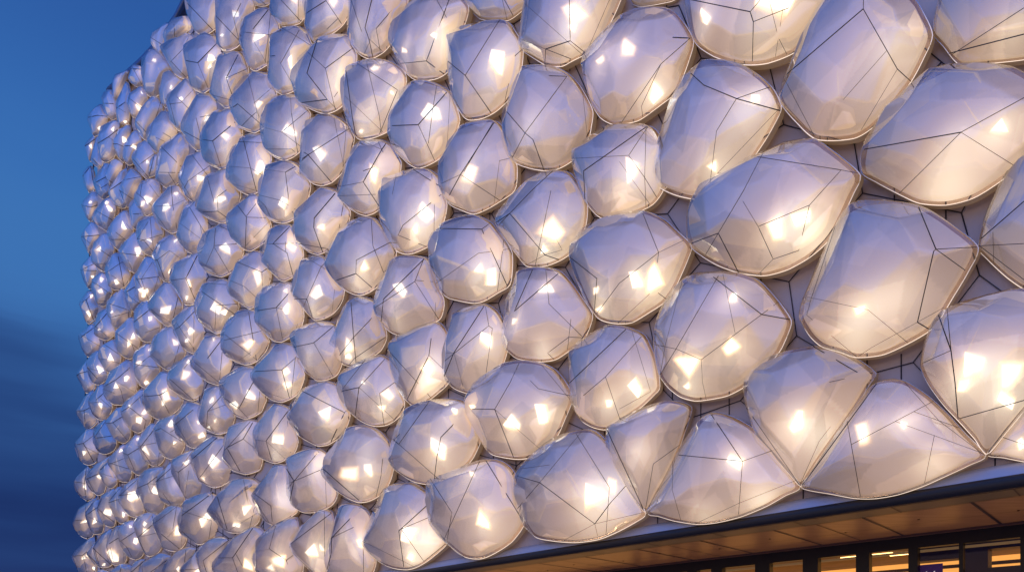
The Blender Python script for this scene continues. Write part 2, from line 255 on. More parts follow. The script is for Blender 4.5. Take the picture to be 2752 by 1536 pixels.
DATA = '''
Z|1725 -60 1728 0 1740 95 1790 135 1860 155 1925 152 2000 120 2055 50 2085 -20 2060 -120 1960 -180 1830 -170 1750 -120|1740 0 1887 30 1895 55 1893 148;1887 30 1930 -20;1895 55 1985 20;1935 0 1958 95 1985 148;1973 0 1958 95|1945 8 50;1770 45 16
A|1010 60 905 240 835 420 765 580 735 720 735 765 830 880 1000 1028 1290 1018 1480 885 1700 610 1800 430 1875 240 1800 60 1730 -40 1500 -200 1300 -210 1130 -80|765 580 1365 68;1365 68 1368 -60;1365 68 1543 380 1622 520 1710 600;1543 380 1215 750;1622 520 1360 960;765 580 1000 1028|1600 330 -90
A|1975 -150 1940 60 1885 235 1960 330 2085 470 2300 460 2574 430 2750 380 2900 200 2850 -50 2600 -250 2250 -300|2040 395 2574 258;2080 380 2574 60|2500 180 -70
A|1345 1280 1370 1120 1440 960 1530 820 1680 690 1830 590 2000 500 2200 465 2400 480 2600 560 2760 700 2800 900 2720 1060 2560 1170 2420 1320 2190 1467 1980 1522 1780 1510 1640 1450 1450 1350|1390 1120 2100 995;2100 995 2574 735;2100 995 1650 1440;2100 995 2380 1170|2060 1040 -80;2390 970 70;1990 1390 100
D|1830 545 1950 480 2080 465 2220 480 2350 560 2450 660 2503 780 2480 860 2380 1040 2250 1220 2100 1340 1980 1440 1860 1482 1700 1450 1570 1380 1558 1250 1590 1080 1680 780 1750 650|1830 545 1935 640 2180 742 2490 828;2180 742 2440 652;2180 742 2030 985 1982 1370;2490 830 1945 1400|2200 880 -120;2330 750 40;2015 1260 50
D|1395 90 1480 60 1640 57 1730 100 1840 280 1810 430 1740 620 1700 690 1560 800 1430 890 1300 920 1230 920 1140 870 1070 750 1040 570 1040 440 1120 310 1240 200|1700 282 1838 288;1830 290 1612 482 1465 800 1475 870;1612 482 1330 900|1340 360 55;1560 690 75;1155 460 30
D|440 830 490 680 570 560 680 495 800 490 900 540 980 620 1050 740 1085 830 1070 950 1050 1030 960 1170 840 1250 730 1272 600 1250 485 1200 445 1060 430 950|445 830 590 1000 650 1050 730 1270;490 1195 590 1000 905 575 770 570;905 575 955 543;1025 710 1060 1030|620 960 -50
D|590 0 560 180 545 330 560 370 650 430 740 480 850 485 920 450 1050 380 1150 290 1220 150 1280 20 1310 -100 1150 -200 850 -230 650 -150|922 -50 930 308 745 370 740 475;745 370 925 440;930 308 1040 395;1225 0 1070 355;680 110 900 305;570 300 745 370|975 80 85;930 200 40
D|50 230 130 190 260 160 440 150 500 220 550 310 560 400 545 520 510 660 440 750 350 830 250 880 150 890 100 850 40 720 15 560 18 400|20 470 140 568 360 885;140 568 390 165;555 385 510 425 442 745|360 465 75
D|955 1200 970 1110 1060 1030 1200 945 1350 925 1520 937 1590 1000 1640 1120 1650 1280 1610 1430 1540 1522 1450 1572 1330 1615 1200 1642 1120 1610 1040 1520 990 1400 955 1270|1515 945 1030 1285 1040 1500;1515 950 1370 1168 1490 1335 1560 1450;1500 960 1490 1335 1500 1550;1300 1215 1490 1480;1370 1168 975 1190|1400 1280 90
D|5 1090 60 1010 150 930 280 900 370 905 430 980 440 1050 480 1180 515 1240 510 1380 480 1440 390 1502 290 1562 190 1600 100 1572 0 1520 -40 1400 -35 1200|365 910 105 1312 35 1440;350 920 130 1290;105 1312 390 1500;105 1312 -20 1370;495 1185 398 1208 370 1430|160 1290 60
E|375 235 400 160 460 80 560 -20 680 -120 810 -160 920 -140 1000 -30 1045 100 1035 240 1000 330 930 450 850 510 740 555 620 565 570 545 480 430 380 280|380 235 475 172 740 483 860 525;475 172 640 0 800 -150;785 0 680 500;610 555 740 483 870 445 820 355|790 330 90;740 440 40
E|975 350 1060 270 1180 210 1360 165 1500 150 1630 210 1730 300 1825 400 1800 500 1740 640 1690 740 1620 830 1500 910 1380 980 1280 990 1180 975 1110 935 1030 800 960 620 932 500|940 510 1130 660 1110 930;1520 280 1595 465 1560 745 1640 805;1595 465 1300 695 1140 910;1595 465 1780 375;1560 745 1300 985|1430 650 65;1540 670 80;1130 750 30;1160 890 30
E|0 240 100 195 220 180 320 230 370 290 430 370 475 450 480 560 460 700 370 760 270 820 190 838 80 820 -20 790 -80 700 -110 550 -120 400 -60 290|-100 283 265 290 450 700;265 290 340 235;430 380 400 620;0 640 240 470 460 440|230 600 45;320 650 60
E|560 600 680 570 800 580 860 610 940 700 1020 820 1080 910 1075 980 1020 1110 930 1180 810 1260 700 1278 560 1265 490 1240 405 1145 430 1000 460 860 510 700|850 615 510 905 600 700;745 580 770 850 1030 1105 920 1100 760 1220 800 1260;920 1100 935 965|740 725 55;720 1230 35;510 980 25
E|945 1200 1000 1130 1080 1070 1180 1015 1290 1005 1400 1035 1480 1080 1540 1200 1570 1300 1590 1470 1545 1530 1450 1620 1330 1700 1200 1787 1100 1777 1020 1737 965 1677 935 1550 925 1430|960 1410 1350 1040;1475 1085 1195 1398 1010 1555 1010 1700;1195 1398 1295 1690;1390 1040 1535 1510 1300 1640|1430 1470 65;1210 1600 30
E|1640 840 1760 710 1870 615 1960 605 2100 600 2200 615 2330 660 2450 780 2560 930 2575 1000 2500 1180 2420 1280 2330 1380 2238 1457 2100 1530 1960 1560 1850 1570 1740 1540 1650 1470 1600 1400 1570 1300 1560 1150 1590 980|1960 612 2370 930 2565 965;2370 930 1915 1270 1730 1190 1575 1158;2050 630 1725 1190 1620 1360;1765 700 1645 1160 1605 1390;1915 1270 1925 1440 1950 1555;2110 780 2170 1070|1820 1280 95;2150 1190 65;2150 790 35;1810 1480 35
B|50 400 38 230 60 120 150 -2 350 -170 620 -307 780 -367 1000 -390 1090 -340 1210 -250 1330 -130 1270 20 1150 270 1060 390 940 490 800 570 700 605 590 625 420 605 260 550 140 480|65 400 275 320 420 600;275 320 465 0 620 -300;600 -250 1200 -155 960 110 575 270 688 515 880 450 960 110;1200 -155 1325 -130;688 515 590 615;460 80 575 270|730 290 80;900 180 65;980 370 50;760 580 50
B|1130 290 1200 190 1340 90 1500 70 1760 95 1900 160 2050 260 2220 410 2140 600 2020 800 1930 950 1850 1040 1700 1130 1500 1220 1300 1240 1180 1200 1040 1160 950 1080 895 980 895 860 940 740 1020 530 1090 380|1770 95 1912 440 1895 455 1773 988 1850 1035;1912 440 2200 425;1912 440 2120 590;975 805 1400 895 1570 1035;1110 400 975 805 940 935 1300 1235;1773 988 1425 1180 1365 1220|1590 800 -110;1350 900 45;1290 1080 -50
B|2225 410 2290 170 2390 -50 2480 -190 2600 -290 2800 -330 3000 -200 3050 100 3000 500 2850 700 2700 760 2574 730 2440 640 2300 510|2240 370 2574 80;2240 415 2574 398;2240 415 2574 670;2340 310 2345 500|
B|1880 990 1960 910 2100 830 2300 770 2500 735 2750 750 2950 850 3000 1150 2850 1380 2574 1600 2440 1780 2290 1970 2200 1850 2080 1720 1960 1600 1850 1450 1790 1320 1810 1180|1950 990 2025 1200 2055 1438 2078 1715 2450 1610;2025 1200 1810 1295;2000 940 2025 1200|2190 1340 100;2480 1400 110;2450 1560 80;2120 1480 60
C|2290 552 2400 410 2574 180 2800 0 3050 100 3100 350 2900 560 2700 620 2574 605 2420 575|2300 545 2574 180;2400 420 2574 480|2540 480 40
B|500 1370 560 1300 680 1240 830 1190 1020 1168 1180 1190 1320 1260 1450 1365 1400 1450 1310 1600 1200 1757 1090 1900 1000 2027 930 2150 884 2215 800 2127 700 2007 560 1847 500 1697 468 1577 480 1427|1110 1240 1355 1385;1430 1370 1110 1438;500 1650 884 2205;1190 1680 1035 1880 890 2205|850 1740 70;1020 1835 65
F|1980 235 2140 265 2290 350 2430 490 2550 650 2648 795 2530 860 2390 940 2200 1018 2020 1062 1870 1075 1700 1050 1580 1015 1500 990 1600 810 1700 620 1760 500 1860 370|1985 245 2225 605 1750 558;2225 605 2195 1015;2225 605 2350 560;1880 1070 2200 920 2574 770;1700 620 1697 820 1765 1060|2170 590 60;1940 1020 -50;2380 900 35
C|1490 0 1600 -20 1700 10 1850 110 2000 250 2120 390 2280 555 2150 630 1980 710 1800 790 1620 850 1450 880 1300 880 1130 850 890 800 960 690 1080 510 1200 330 1330 170 1420 60|900 795 1470 15;1275 480 1745 232;1275 480 1345 875;1605 305 2265 545;1745 232 1935 300;1670 5 1935 300 2265 550;1900 410 1828 760|1370 370 70;1670 320 30;1880 620 -60
F|1210 340 1350 260 1500 190 1680 145 1830 190 1800 330 1730 530 1650 700 1560 860 1490 985 1420 910 1330 780 1240 640 1210 500|1230 420 1485 975;1785 460 1555 625 1495 975|1440 530 -70
F|530 720 570 640 650 550 760 460 900 390 1060 360 1140 400 1220 500 1290 700 1400 880 1480 995 1400 1060 1250 1140 1120 1190 950 1212 780 1200 650 1170 580 1060 530 940 510 840|560 725 700 765 1115 1075 1230 920 1275 870;700 765 610 870;1000 440 1225 800 1200 1145;700 765 985 420;1115 1075 870 1205;1115 1075 1140 1180;1115 1075 1350 1020;565 660 775 632|1110 880 105;1240 800 45
F|-140 760 -90 710 0 680 120 635 280 585 400 600 490 680 540 860 575 1050 480 1200 350 1290 240 1335 120 1320 0 1225 -60 1170 -120 1060 -150 900|290 590 570 1045;-95 780 40 990 0 1220;210 690 0 1150|280 1050 60;190 690 22
F|165 120 240 0 370 -97 540 -155 690 -142 800 -90 890 20 930 130 870 290 810 420 720 510 620 570 520 585 400 570 310 540 240 430 165 290 152 200|165 212 362 215 510 590;362 215 480 10 540 -120;630 0 690 60 915 110;362 215 590 415;705 -130 920 130|490 340 60;730 240 65;190 190 20
E|10 1040 50 950 130 880 230 845 300 850 370 900 430 1000 460 1120 430 1250 400 1320 330 1390 250 1440 170 1520 60 1490 0 1440 -30 1350 -25 1200|290 855 55 1218 0 1350;290 855 318 1015 60 1220;318 1015 345 1035 295 1385;55 1218 -20 1220;55 1218 110 1420|290 1130 60
J|1700 1380 1715 1230 1780 1060 1860 920 1960 820 2120 740 2350 705 2550 720 2680 820 2770 1000 2790 1200 2700 1420 2600 1540 2400 1690 2180 1765 1980 1740 1860 1680 1740 1590 1705 1480|2573 930 2320 1190 2270 1438 2240 1690;2130 810 1800 1275 1735 1230 1810 1150;1800 1275 2240 1660|2270 1360 115;2480 870 40
J|1690 130 1720 0 1760 -70 1850 -100 1960 -155 2120 -222 2255 -245 2330 -190 2380 -100 2400 50 2400 250 2430 400 2380 530 2200 690 2060 780 1960 800 1880 740 1780 590 1740 440 1700 280|2200 -30 2172 178 1895 740;2070 560 1780 240;2172 178 2330 330|2180 320 90;2120 500 -60
I|1800 360 1900 340 2060 350 2150 390 2190 560 2240 750 2330 870 2330 1000 2280 1130 2120 1190 1960 1260 1820 1330 1680 1290 1590 1210 1540 1150 1520 1000 1515 870 1560 700 1640 580 1720 430|2130 375 1610 890 1580 1180;2100 410 1998 670 2285 1125;1998 670 1625 915;1998 655 2210 672;2260 800 2250 1060|1800 780 75;1750 1130 -60
I|900 370 940 250 1010 130 1100 20 1200 -70 1350 -140 1480 -120 1560 -40 1640 70 1710 200 1745 300 1720 430 1630 590 1540 700 1400 800 1280 832 1150 790 1050 720 980 620 920 480|1005 665 1270 573 1490 765;1270 573 1275 408 1670 200;1465 0 1480 230 1620 580|1340 500 95;1250 710 -50
I|640 400 740 345 830 340 900 390 930 500 990 620 1060 720 1110 770 1090 880 1040 980 970 1060 860 1120 750 1145 700 1110 600 1000 520 900 485 830 500 700 550 540|530 888 663 886 740 1135;663 886 840 490 920 410;700 400 930 540;1015 710 975 1050|755 800 75;740 1050 70
I|260 20 330 -40 420 -50 500 -10 510 150 600 280 600 400 560 540 490 600 370 660 300 640 220 560 130 470 115 380 150 240 200 120|445 0 245 205 420 318 495 600;245 205 520 200;400 180 400 300;180 500 420 600|460 255 60
I|90 790 180 720 290 675 420 670 490 700 500 850 590 960 610 1080 590 1190 530 1290 430 1360 330 1410 240 1400 150 1330 80 1240 55 1180 60 1000 70 880|480 770 285 993 80 1025;285 993 365 1380;285 993 590 1070;590 1040 525 1290|420 1010 60;400 775 30
J|495 -50 520 -100 620 -180 720 -230 840 -250 960 -235 1040 -180 1100 -50 1110 120 1080 280 1030 400 980 440 880 480 760 485 700 430 610 350 550 220 510 90|515 75 750 25 1030 -210;750 25 985 435|690 200 -40
J|975 0 985 -70 1020 -190 1080 -320 1150 -440 1230 -530 1320 -557 1430 -530 1510 -480 1570 -300 1630 -100 1620 0 1560 110 1500 160 1380 230 1280 280 1190 308 1100 290 1000 220 970 140|1215 -400 1240 -60 1270 250;1515 -330 1240 -40 1090 150;1570 0 1250 220 1200 280|1190 40 85;1170 210 45;1380 200 50
J|5 430 60 310 150 170 240 70 340 20 430 25 490 60 530 250 600 360 620 430 580 560 530 650 450 710 330 755 220 730 130 670 50 580 15 500|80 375 355 358 460 740;355 358 525 210;520 225 470 690;130 630 400 715|410 360 55;420 530 60
J|1060 640 1060 580 1100 440 1130 350 1250 280 1370 220 1500 170 1590 170 1680 240 1720 350 1760 500 1790 640 1850 760 1820 880 1750 960 1640 1030 1500 1050 1380 1020 1270 960 1200 880 1100 760|1065 660 1105 620 1308 575 1260 930;1308 575 1650 200;1745 515 1562 648 1617 1030;1380 240 1070 640;1308 575 1710 940|1660 690 75;1580 830 50;1360 510 25
J|430 950 480 820 530 700 620 600 720 530 830 490 930 495 1020 530 1060 600 1070 700 1140 830 1180 900 1150 1020 1080 1150 1000 1220 900 1280 780 1295 680 1250 560 1180 490 1080|685 658 1130 885 970 1230;435 960 650 1230;1130 885 1165 850|890 930 85
J|30 1210 80 1010 150 870 220 790 300 770 400 800 460 850 440 950 470 1080 520 1170 540 1250 500 1370 420 1440 330 1490 240 1510 130 1470 50 1430 20 1330|450 840 160 1235 240 1500;425 990 470 1410;160 1235 30 1225;160 1235 380 1440|290 1190 85;270 1430 60
K|870 230 875 150 920 20 1010 -125 1100 -285 1200 -365 1330 -385 1450 -360 1560 -290 1650 -180 1710 -60 1720 100 1680 280 1620 400 1520 500 1400 560 1280 575 1160 530 1020 440 930 330|890 185 1210 465 1330 570;1600 40 1580 250 1530 465|1190 260 105;1410 190 65;1400 -60 -80
K|415 150 430 30 500 -20 600 -70 720 -100 820 -85 890 -30 870 130 880 260 960 380 1030 450 1000 550 940 620 820 680 720 700 600 700 500 650 460 590 440 430 420 300|420 175 505 315 460 530;505 315 770 0 840 -80;505 315 860 165;895 310 905 610|780 170 -50;830 60 -40
K|10 450 70 350 150 230 230 130 290 105 400 110 415 250 440 430 480 600 530 690 470 740 390 790 300 840 230 860 150 820 80 740 30 640 0 540|15 470 220 620 240 850;15 540 210 845|380 500 80
K|920 1100 970 1010 985 880 1040 720 1090 600 1180 575 1290 600 1370 650 1420 720 1440 800 1370 930 1345 1040 1400 1200 1500 1290 1480 1400 1430 1480 1300 1560 1150 1580 1000 1530 920 1440 910 1300|1345 625 970 1015 965 1200 920 1380;970 1015 1425 795;1360 1120 1365 1438|1310 1080 50;1100 1010 -50
K|1340 1040 1400 900 1470 760 1520 600 1590 440 1700 350 1840 330 1960 330 2060 390 2150 480 2160 640 2210 850 2300 1000 2370 1080 2250 1200 2110 1310 1980 1380 1870 1405 1720 1390 1590 1340 1470 1240 1380 1130|2140 620 1800 930 1865 1395;1800 920 2175 760;1840 920 2110 1305 2370 1095;1400 1080 1950 1350|1950 960 120;2150 1100 70;1960 1260 50
K|430 1110 500 1000 580 880 680 770 780 690 890 655 960 690 985 800 975 950 930 1080 910 1200 915 1400 880 1500 780 1520 700 1430 600 1330 500 1220|435 1110 880 775;880 660 885 1350;435 1150 740 1438|730 1210 85;840 1140 45
K|10 1180 60 1080 150 940 240 860 340 800 440 760 520 760 545 850 550 900 480 1020 430 1100 500 1230 600 1350 590 1440 500 1530 350 1570 180 1520 60 1430 15 1330|200 1150 410 1290 470 1438;410 1290 480 1240;200 1150 280 860;15 1190 200 1150|310 1270 85;210 1390 50
G|185 800 200 600 245 440 330 370 430 320 560 318 640 380 690 500 715 570 650 680 600 850 560 960 525 1080 450 1130 350 1160 270 1120 210 1040 185 950|200 695 270 690;395 370 530 445 700 555;530 445 340 785 510 1075|460 770 60
G|530 1020 560 860 620 690 720 560 830 460 950 415 1070 405 1175 420 1180 540 1240 620 1260 700 1220 850 1140 900 1115 1050 1115 1210 1080 1290 1000 1350 890 1390 780 1370 660 1320 560 1280 545 1150|780 530 665 905 915 1230 600 1270;725 690 893 845 1008 1325;893 845 1200 620;915 1230 1008 1325;1110 1050 1000 1200|1040 920 95
G|650 0 640 130 650 350 680 440 740 510 800 480 880 440 1000 380 1100 290 1180 150 1190 0 1150 -120 1000 -200 820 -200 700 -120|680 150 900 10 1110 320;900 10 900 -150;1050 230 910 365|980 10 60
G|225 0 225 120 260 240 340 315 450 310 560 280 630 190 645 80 650 -60 600 -160 480 -200 330 -180 250 -90|345 0 590 265;565 -100 557 210|500 0 60
G|-60 40 10 60 90 75 160 65 215 20 220 -60 200 -150 100 -200 30 -150 -60 -120 -90 -20|85 0 155 60|
G|-90 200 -30 160 60 110 200 95 240 180 300 290 300 380 250 440 230 540 200 640 180 760 120 810 20 865 -50 840 -110 700 -130 500 -120 320|205 100 0 360;-100 400 250 437;210 220 185 480 155 720;0 500 160 770|40 430 85
G|1190 0 1175 200 1170 370 1200 530 1270 640 1380 705 1470 700 1600 620 1700 500 1750 400 1800 250 1850 150 1890 0 1850 -150 1700 -230 1500 -250 1300 -200 1220 -100|1465 0 1382 345 1430 480 1470 665;1250 120 1340 390;1780 50 1520 355 1565 605;1430 480 1565 605;1430 540 1375 660|1300 320 -60
G|1720 590 1740 450 1780 300 1850 150 1990 10 2150 -80 2350 -110 2530 -70 2640 80 2573 330 2440 430 2410 560 2410 820 2330 910 2220 960 2080 980 1960 960 1840 860 1770 750|2420 0 2140 755 2350 910;2270 0 2470 370;1880 780 2135 755|2240 420 45;2380 550 105;1870 620 35;2080 660 -60
G|1120 950 1140 880 1240 820 1360 740 1500 715 1650 735 1760 790 1850 880 1870 1000 1840 1120 1790 1200 1770 1400 1730 1520 1650 1600 1580 1640 1450 1690 1330 1710 1260 1690 1180 1560 1130 1350 1110 1150|1150 900 1225 1438 1270 1690;1425 875 1785 1112 1650 1438 1580 1610;1430 890 1560 1438 1580 1610;1190 1240 1580 1610|1450 1420 -80;1340 1610 35;1500 850 50;1720 1140 25
G|1750 1400 1770 1240 1850 1120 1950 1020 2060 985 2200 1000 2330 1060 2430 1130 2470 1250 2530 1450 2490 1600 2400 1800 2340 1880 2240 1970 2100 2040 2000 2060 1900 2010 1800 1920 1725 1850 1720 1700 1735 1550|1735 1552 2040 1540 2410 1120;2040 1540 2235 1965;2270 1040 2220 1340 2165 1770;2435 1140 2400 1750|2220 1430 110
H|570 700 580 500 600 330 640 130 720 70 850 5 950 0 1060 50 1150 120 1180 200 1230 280 1200 440 1160 600 1110 660 1060 740 950 840 830 880 730 860 640 790 570 740|590 455 680 510 960 840;680 510 1150 210;570 610 680 510;995 30 1110 600;1150 180 1110 650|830 460 85
H|140 440 150 200 185 0 205 -130 300 -210 450 -250 540 -230 600 -100 690 -20 680 80 620 220 590 400 560 460 470 530 370 570 270 540 150 460|475 0 545 440;630 0 355 230 585 405;165 440 475 440 545 500;185 185 355 230;460 -230 475 0|460 200 85
H|90 880 140 700 250 630 380 570 490 590 560 640 570 760 690 850 670 1000 620 1120 540 1250 440 1320 350 1345 250 1330 150 1270 90 1130 75 1030|555 635 400 725 450 1140 515 1270;100 1012 330 1070 450 1140;80 1070 150 1140 215 1280;400 725 160 690|390 1110 60;380 790 -30
H|495 1390 560 1240 650 1100 740 980 830 905 920 905 1040 950 1060 1050 1130 1140 1185 1200 1160 1330 1080 1430 1000 1560 940 1650 870 1700 780 1732 690 1710 600 1650 520 1590|1035 960 755 1290 750 1410 840 1655;530 1600 840 1655;1110 1150 1060 1430|830 1390 45;1000 1100 -40
H|1055 1040 1080 870 1130 660 1200 500 1270 400 1340 320 1450 310 1570 310 1680 370 1730 460 1790 550 1810 600 1790 750 1720 800 1590 880 1565 1000 1560 1150 1470 1220 1370 1250 1270 1220 1160 1150|1655 350 1590 445 1360 845 1555 1140;1590 445 1745 780;1360 710 1745 565;1360 845 1080 900;1080 1015 1460 1000;1590 445 1330 330|1480 750 85
H|1560 1100 1575 900 1640 830 1780 770 1900 690 2030 665 2160 680 2260 750 2310 830 2310 1000 2370 1100 2350 1250 2300 1400 2240 1470 2190 1590 2100 1650 1960 1710 1860 1722 1760 1690 1680 1580 1620 1450 1570 1280|1995 700 2300 895;2205 750 2240 1050 2235 1460;2310 1010 1850 1380 1790 1500 2130 1640;1760 790 1720 1000|2080 1230 115;2020 1420 50
D|130 0 160 60 240 135 350 150 460 145 540 90 610 20 620 -60 560 -140 430 -180 280 -170 160 -100|380 -100 490 100;420 0 450 130|
D|1380 0 1400 30 1450 45 1560 30 1700 0 1750 -60 1740 -150 1650 -210 1500 -200 1380 -120||
P|910 0 935 200 980 400 1030 530 1120 585 1250 570 1380 480 1440 300 1490 0 1450 -150 1300 -250 1100 -200 960 -120|1005 150 1350 510|1380 300 -60
P|1500 0 1440 200 1415 300 1410 550 1440 740 1500 860 1620 860 1750 800 1860 680 1930 560 2000 350 2050 150 2070 0 1980 -150 1800 -250 1600 -180|1425 290 1820 710;1845 60 1720 320 1810 690|1750 220 75;1510 600 35
P|1100 610 1250 575 1380 600 1430 730 1500 850 1500 980 1440 1150 1390 1300 1350 1400 1330 1480 1280 1522 1170 1592 1080 1562 1000 1522 950 1400 910 1200 905 1000 930 800 990 680|910 1050 1100 1085 1425 755;1100 1085 1275 1510|1330 970 75;1330 1150 50
P|1480 980 1560 900 1700 865 1820 890 1870 960 1890 1060 1950 1180 1940 1330 1850 1500 1740 1700 1640 1820 1560 1850 1470 1790 1400 1720 1350 1640 1345 1500 1370 1350 1420 1150|1820 900 1590 1350 1715 1700;1940 1195 1590 1350;1380 1650 1700 1735|1590 1345 30
P|480 830 620 730 750 630 860 570 960 560 1010 620 1000 700 930 800 900 1000 920 1200 920 1300 860 1345 780 1330 680 1260 620 1150 560 1080 500 960|640 1060 885 1325;960 600 860 830 640 1060|750 850 -60
P|500 740 600 420 700 320 830 270 930 270 960 430 980 480 880 530 720 620 600 730 480 820|700 600 690 420|950 480 30
P|285 650 340 570 450 480 600 380 560 480 490 750 470 800 480 930 400 880 320 820 280 730|290 650 480 770|350 790 30
P|290 850 350 820 450 920 500 960 560 1080 620 1160 560 1240 500 1400 420 1600 350 1660 270 1660 200 1620 165 1480 155 1300 170 1050 220 930||340 1050 40;300 1230 -50
P|430 1400 520 1300 620 1200 700 1270 800 1370 810 1420 700 1560 620 1650 590 1780 570 1850 520 1840 460 1760 420 1620 415 1500||640 1510 30
Q|590 300 620 200 700 100 830 0 930 -90 950 0 990 110 1040 150 1030 300 1000 430 940 600 880 740 870 820 800 845 730 820 650 720 600 600 570 400|740 260 975 495;625 380 735 815;625 380 810 360;810 360 1000 160|950 400 75;810 300 40
Q|1080 260 1130 205 1230 180 1340 190 1350 300 1430 370 1430 480 1380 560 1320 650 1260 760 1210 850 1195 1000 1190 1110 1130 1170 1070 1180 970 1100 880 990 860 870 900 720 970 500 1020 370|870 860 1185 1030;1070 620 1170 1010;1140 610 1290 580|1240 620 50
Q|1380 530 1460 470 1560 450 1700 450 1720 600 1760 750 1840 820 1830 960 1760 1100 1700 1250 1670 1380 1560 1460 1470 1488 1330 1440 1230 1390 1200 1200 1195 1000 1210 800 1300 680|1205 1000 1355 1020 1735 705;1355 1020 1495 1445|1580 910 75;1600 1300 -50
Q|1740 300 1800 180 1850 80 1900 -30 1990 -130 2080 -187 2200 -180 2310 -150 2340 20 2370 110 2440 180 2430 300 2350 450 2280 650 2270 740 2160 810 2060 865 1950 840 1830 790 1770 770 1740 600 1715 430|1720 430 1790 380 2245 780;1830 790 2030 590 2120 520;1990 0 2120 500 2210 740;2070 370 2365 115|2130 370 80
Q|1890 950 2000 880 2100 870 2220 890 2250 950 2250 1180 2350 1280 2330 1450 2250 1600 2210 1612 2180 1760 2120 1880 2050 1915 1950 1940 1850 1900 1740 1830 1640 1740 1630 1650 1650 1450 1680 1300 1770 1080|1895 1035 2110 1870;1895 1035 2240 1050;2010 1485 2200 1600;1680 1460 2010 1485;1700 1760 2070 1865|2150 1470 115
Q|860 1400 940 1290 1040 1220 1120 1180 1195 1180 1215 1300 1240 1400 1300 1450 1330 1500 1310 1600 1260 1680 1190 1800 1150 1920 1110 2000 1000 2060 900 1990 840 1900 800 1780 780 1650 820 1520|1000 1260 1285 1635;1300 1450 930 1710 880 1810;790 1670 1010 2045|1130 1680 75
Q|560 1060 640 980 750 900 850 870 860 980 900 1060 955 1110 940 1200 920 1300 850 1400 820 1560 780 1690 700 1770 580 1830 480 1790 400 1660 395 1550 420 1400 460 1250 500 1130|550 1200 825 1470;410 1560 790 1565;590 1560 700 1740|700 1420 -60
Q|390 620 460 540 570 480 610 590 680 740 720 830 690 920 560 1050 500 1150 470 1230 390 1235 320 1170 250 1080 235 980 270 800 300 720|500 880 655 970;255 1060 390 1225;380 960 560 1045|610 920 95
Q|180 400 260 310 350 250 410 240 430 300 480 400 480 480 400 600 310 700 270 800 245 920 220 990 150 980 80 900 40 780 35 660 90 540|40 690 240 900;445 400 380 610|150 640 -50
Q|0 140 80 90 160 70 190 180 230 250 200 350 150 430 90 540 40 620 -40 600 -100 480 -110 330 -70 200|-60 300 130 450|60 430 60;130 180 25
Q|20 1180 100 1080 180 1020 235 1000 240 1080 320 1170 370 1240 300 1280 250 1400 240 1500 250 1640 200 1670 130 1600 50 1520 0 1430 -20 1300|0 1350 240 1635;350 1240 100 1420|230 1370 40
Q|350 1240 470 1240 460 1300 420 1420 400 1560 380 1590 300 1630 250 1650 240 1550 250 1400 290 1290|350 1260 260 1630|410 1320 30
R|100 360 180 280 290 240 370 260 400 330 440 370 440 580 400 700 360 800 290 840 210 890 140 850 60 760 20 650 10 590 60 450|105 550 355 765;270 360 435 585;105 550 130 400|260 600 75;150 700 50;300 290 20
R|480 520 570 430 640 390 760 350 780 450 830 520 900 620 910 650 880 760 830 900 790 1000 770 1110 700 1170 620 1190 520 1130 410 1050 365 950 345 840 390 690|645 400 670 720 740 1110;370 860 600 1180;440 730 660 720;670 720 895 610|560 770 60;720 500 35
R|880 740 930 690 1020 650 1100 620 1090 760 1110 850 1200 940 1280 970 1280 1100 1260 1240 1220 1350 1180 1440 1100 1500 980 1540 880 1490 820 1410 790 1280 780 1150 800 1000 840 850|930 700 1250 1235;840 1060 1220 1345;1140 1060 1190 1280|1100 1090 -40
R|1280 230 1380 140 1500 85 1640 75 1630 250 1640 330 1730 420 1810 490 1800 600 1720 720 1690 880 1620 960 1530 1005 1430 1000 1250 930 1130 850 1080 770 1110 650 1170 440|1170 830 1450 820 1625 950;1450 820 1435 575 1680 385;1290 330 1380 650|1490 580 75;1420 650 45
R|1320 1110 1400 1050 1520 1015 1640 1030 1690 1160 1700 1300 1780 1400 1870 1480 1850 1512 1770 1700 1700 1810 1600 1890 1470 1940 1320 1900 1210 1850 1180 1760 1190 1600 1200 1430 1260 1270|1430 1050 1690 1170;1410 1060 1380 1430 1640 1870;1380 1410 1710 1385;1380 1430 1260 1700|1570 1480 85
R|1780 690 1880 610 2000 550 2130 520 2155 620 2200 760 2230 900 2330 1000 2340 1100 2280 1240 2250 1320 2150 1390 2050 1460 1960 1495 1860 1460 1760 1380 1680 1300 1675 1100 1690 880 1720 740|1770 690 1940 920 1920 1440;1940 920 2230 930;2150 630 1940 900;2320 1010 1920 1420|2250 1200 -40;2120 700 -35
R|110 1050 180 930 270 890 340 860 360 950 400 1060 490 1140 480 1260 450 1350 420 1480 350 1540 270 1580 180 1550 110 1480 70 1400 50 1300|60 1290 165 1315 350 1540;165 1315 470 1225;280 940 310 1280 350 1540;280 940 60 1290|265 1320 50
R|450 1360 540 1260 650 1200 720 1210 780 1270 800 1350 820 1440 870 1500 870 1600 810 1660 700 1780 650 1900 620 2000 550 2035 470 2000 400 1900 350 1760 320 1650 360 1560 400 1460|330 1650 400 1655 540 2015;400 1655 615 1495 810 1640|720 1320 45;620 1850 40
S|670 370 780 270 900 190 1020 130 1140 105 1150 250 1190 420 1270 490 1260 640 1180 760 1130 870 1080 960 980 1000 860 1010 800 930 720 800 650 680 640 500|1115 120 895 560 1070 965;895 560 760 580;1115 880 980 720|940 650 60;900 900 40
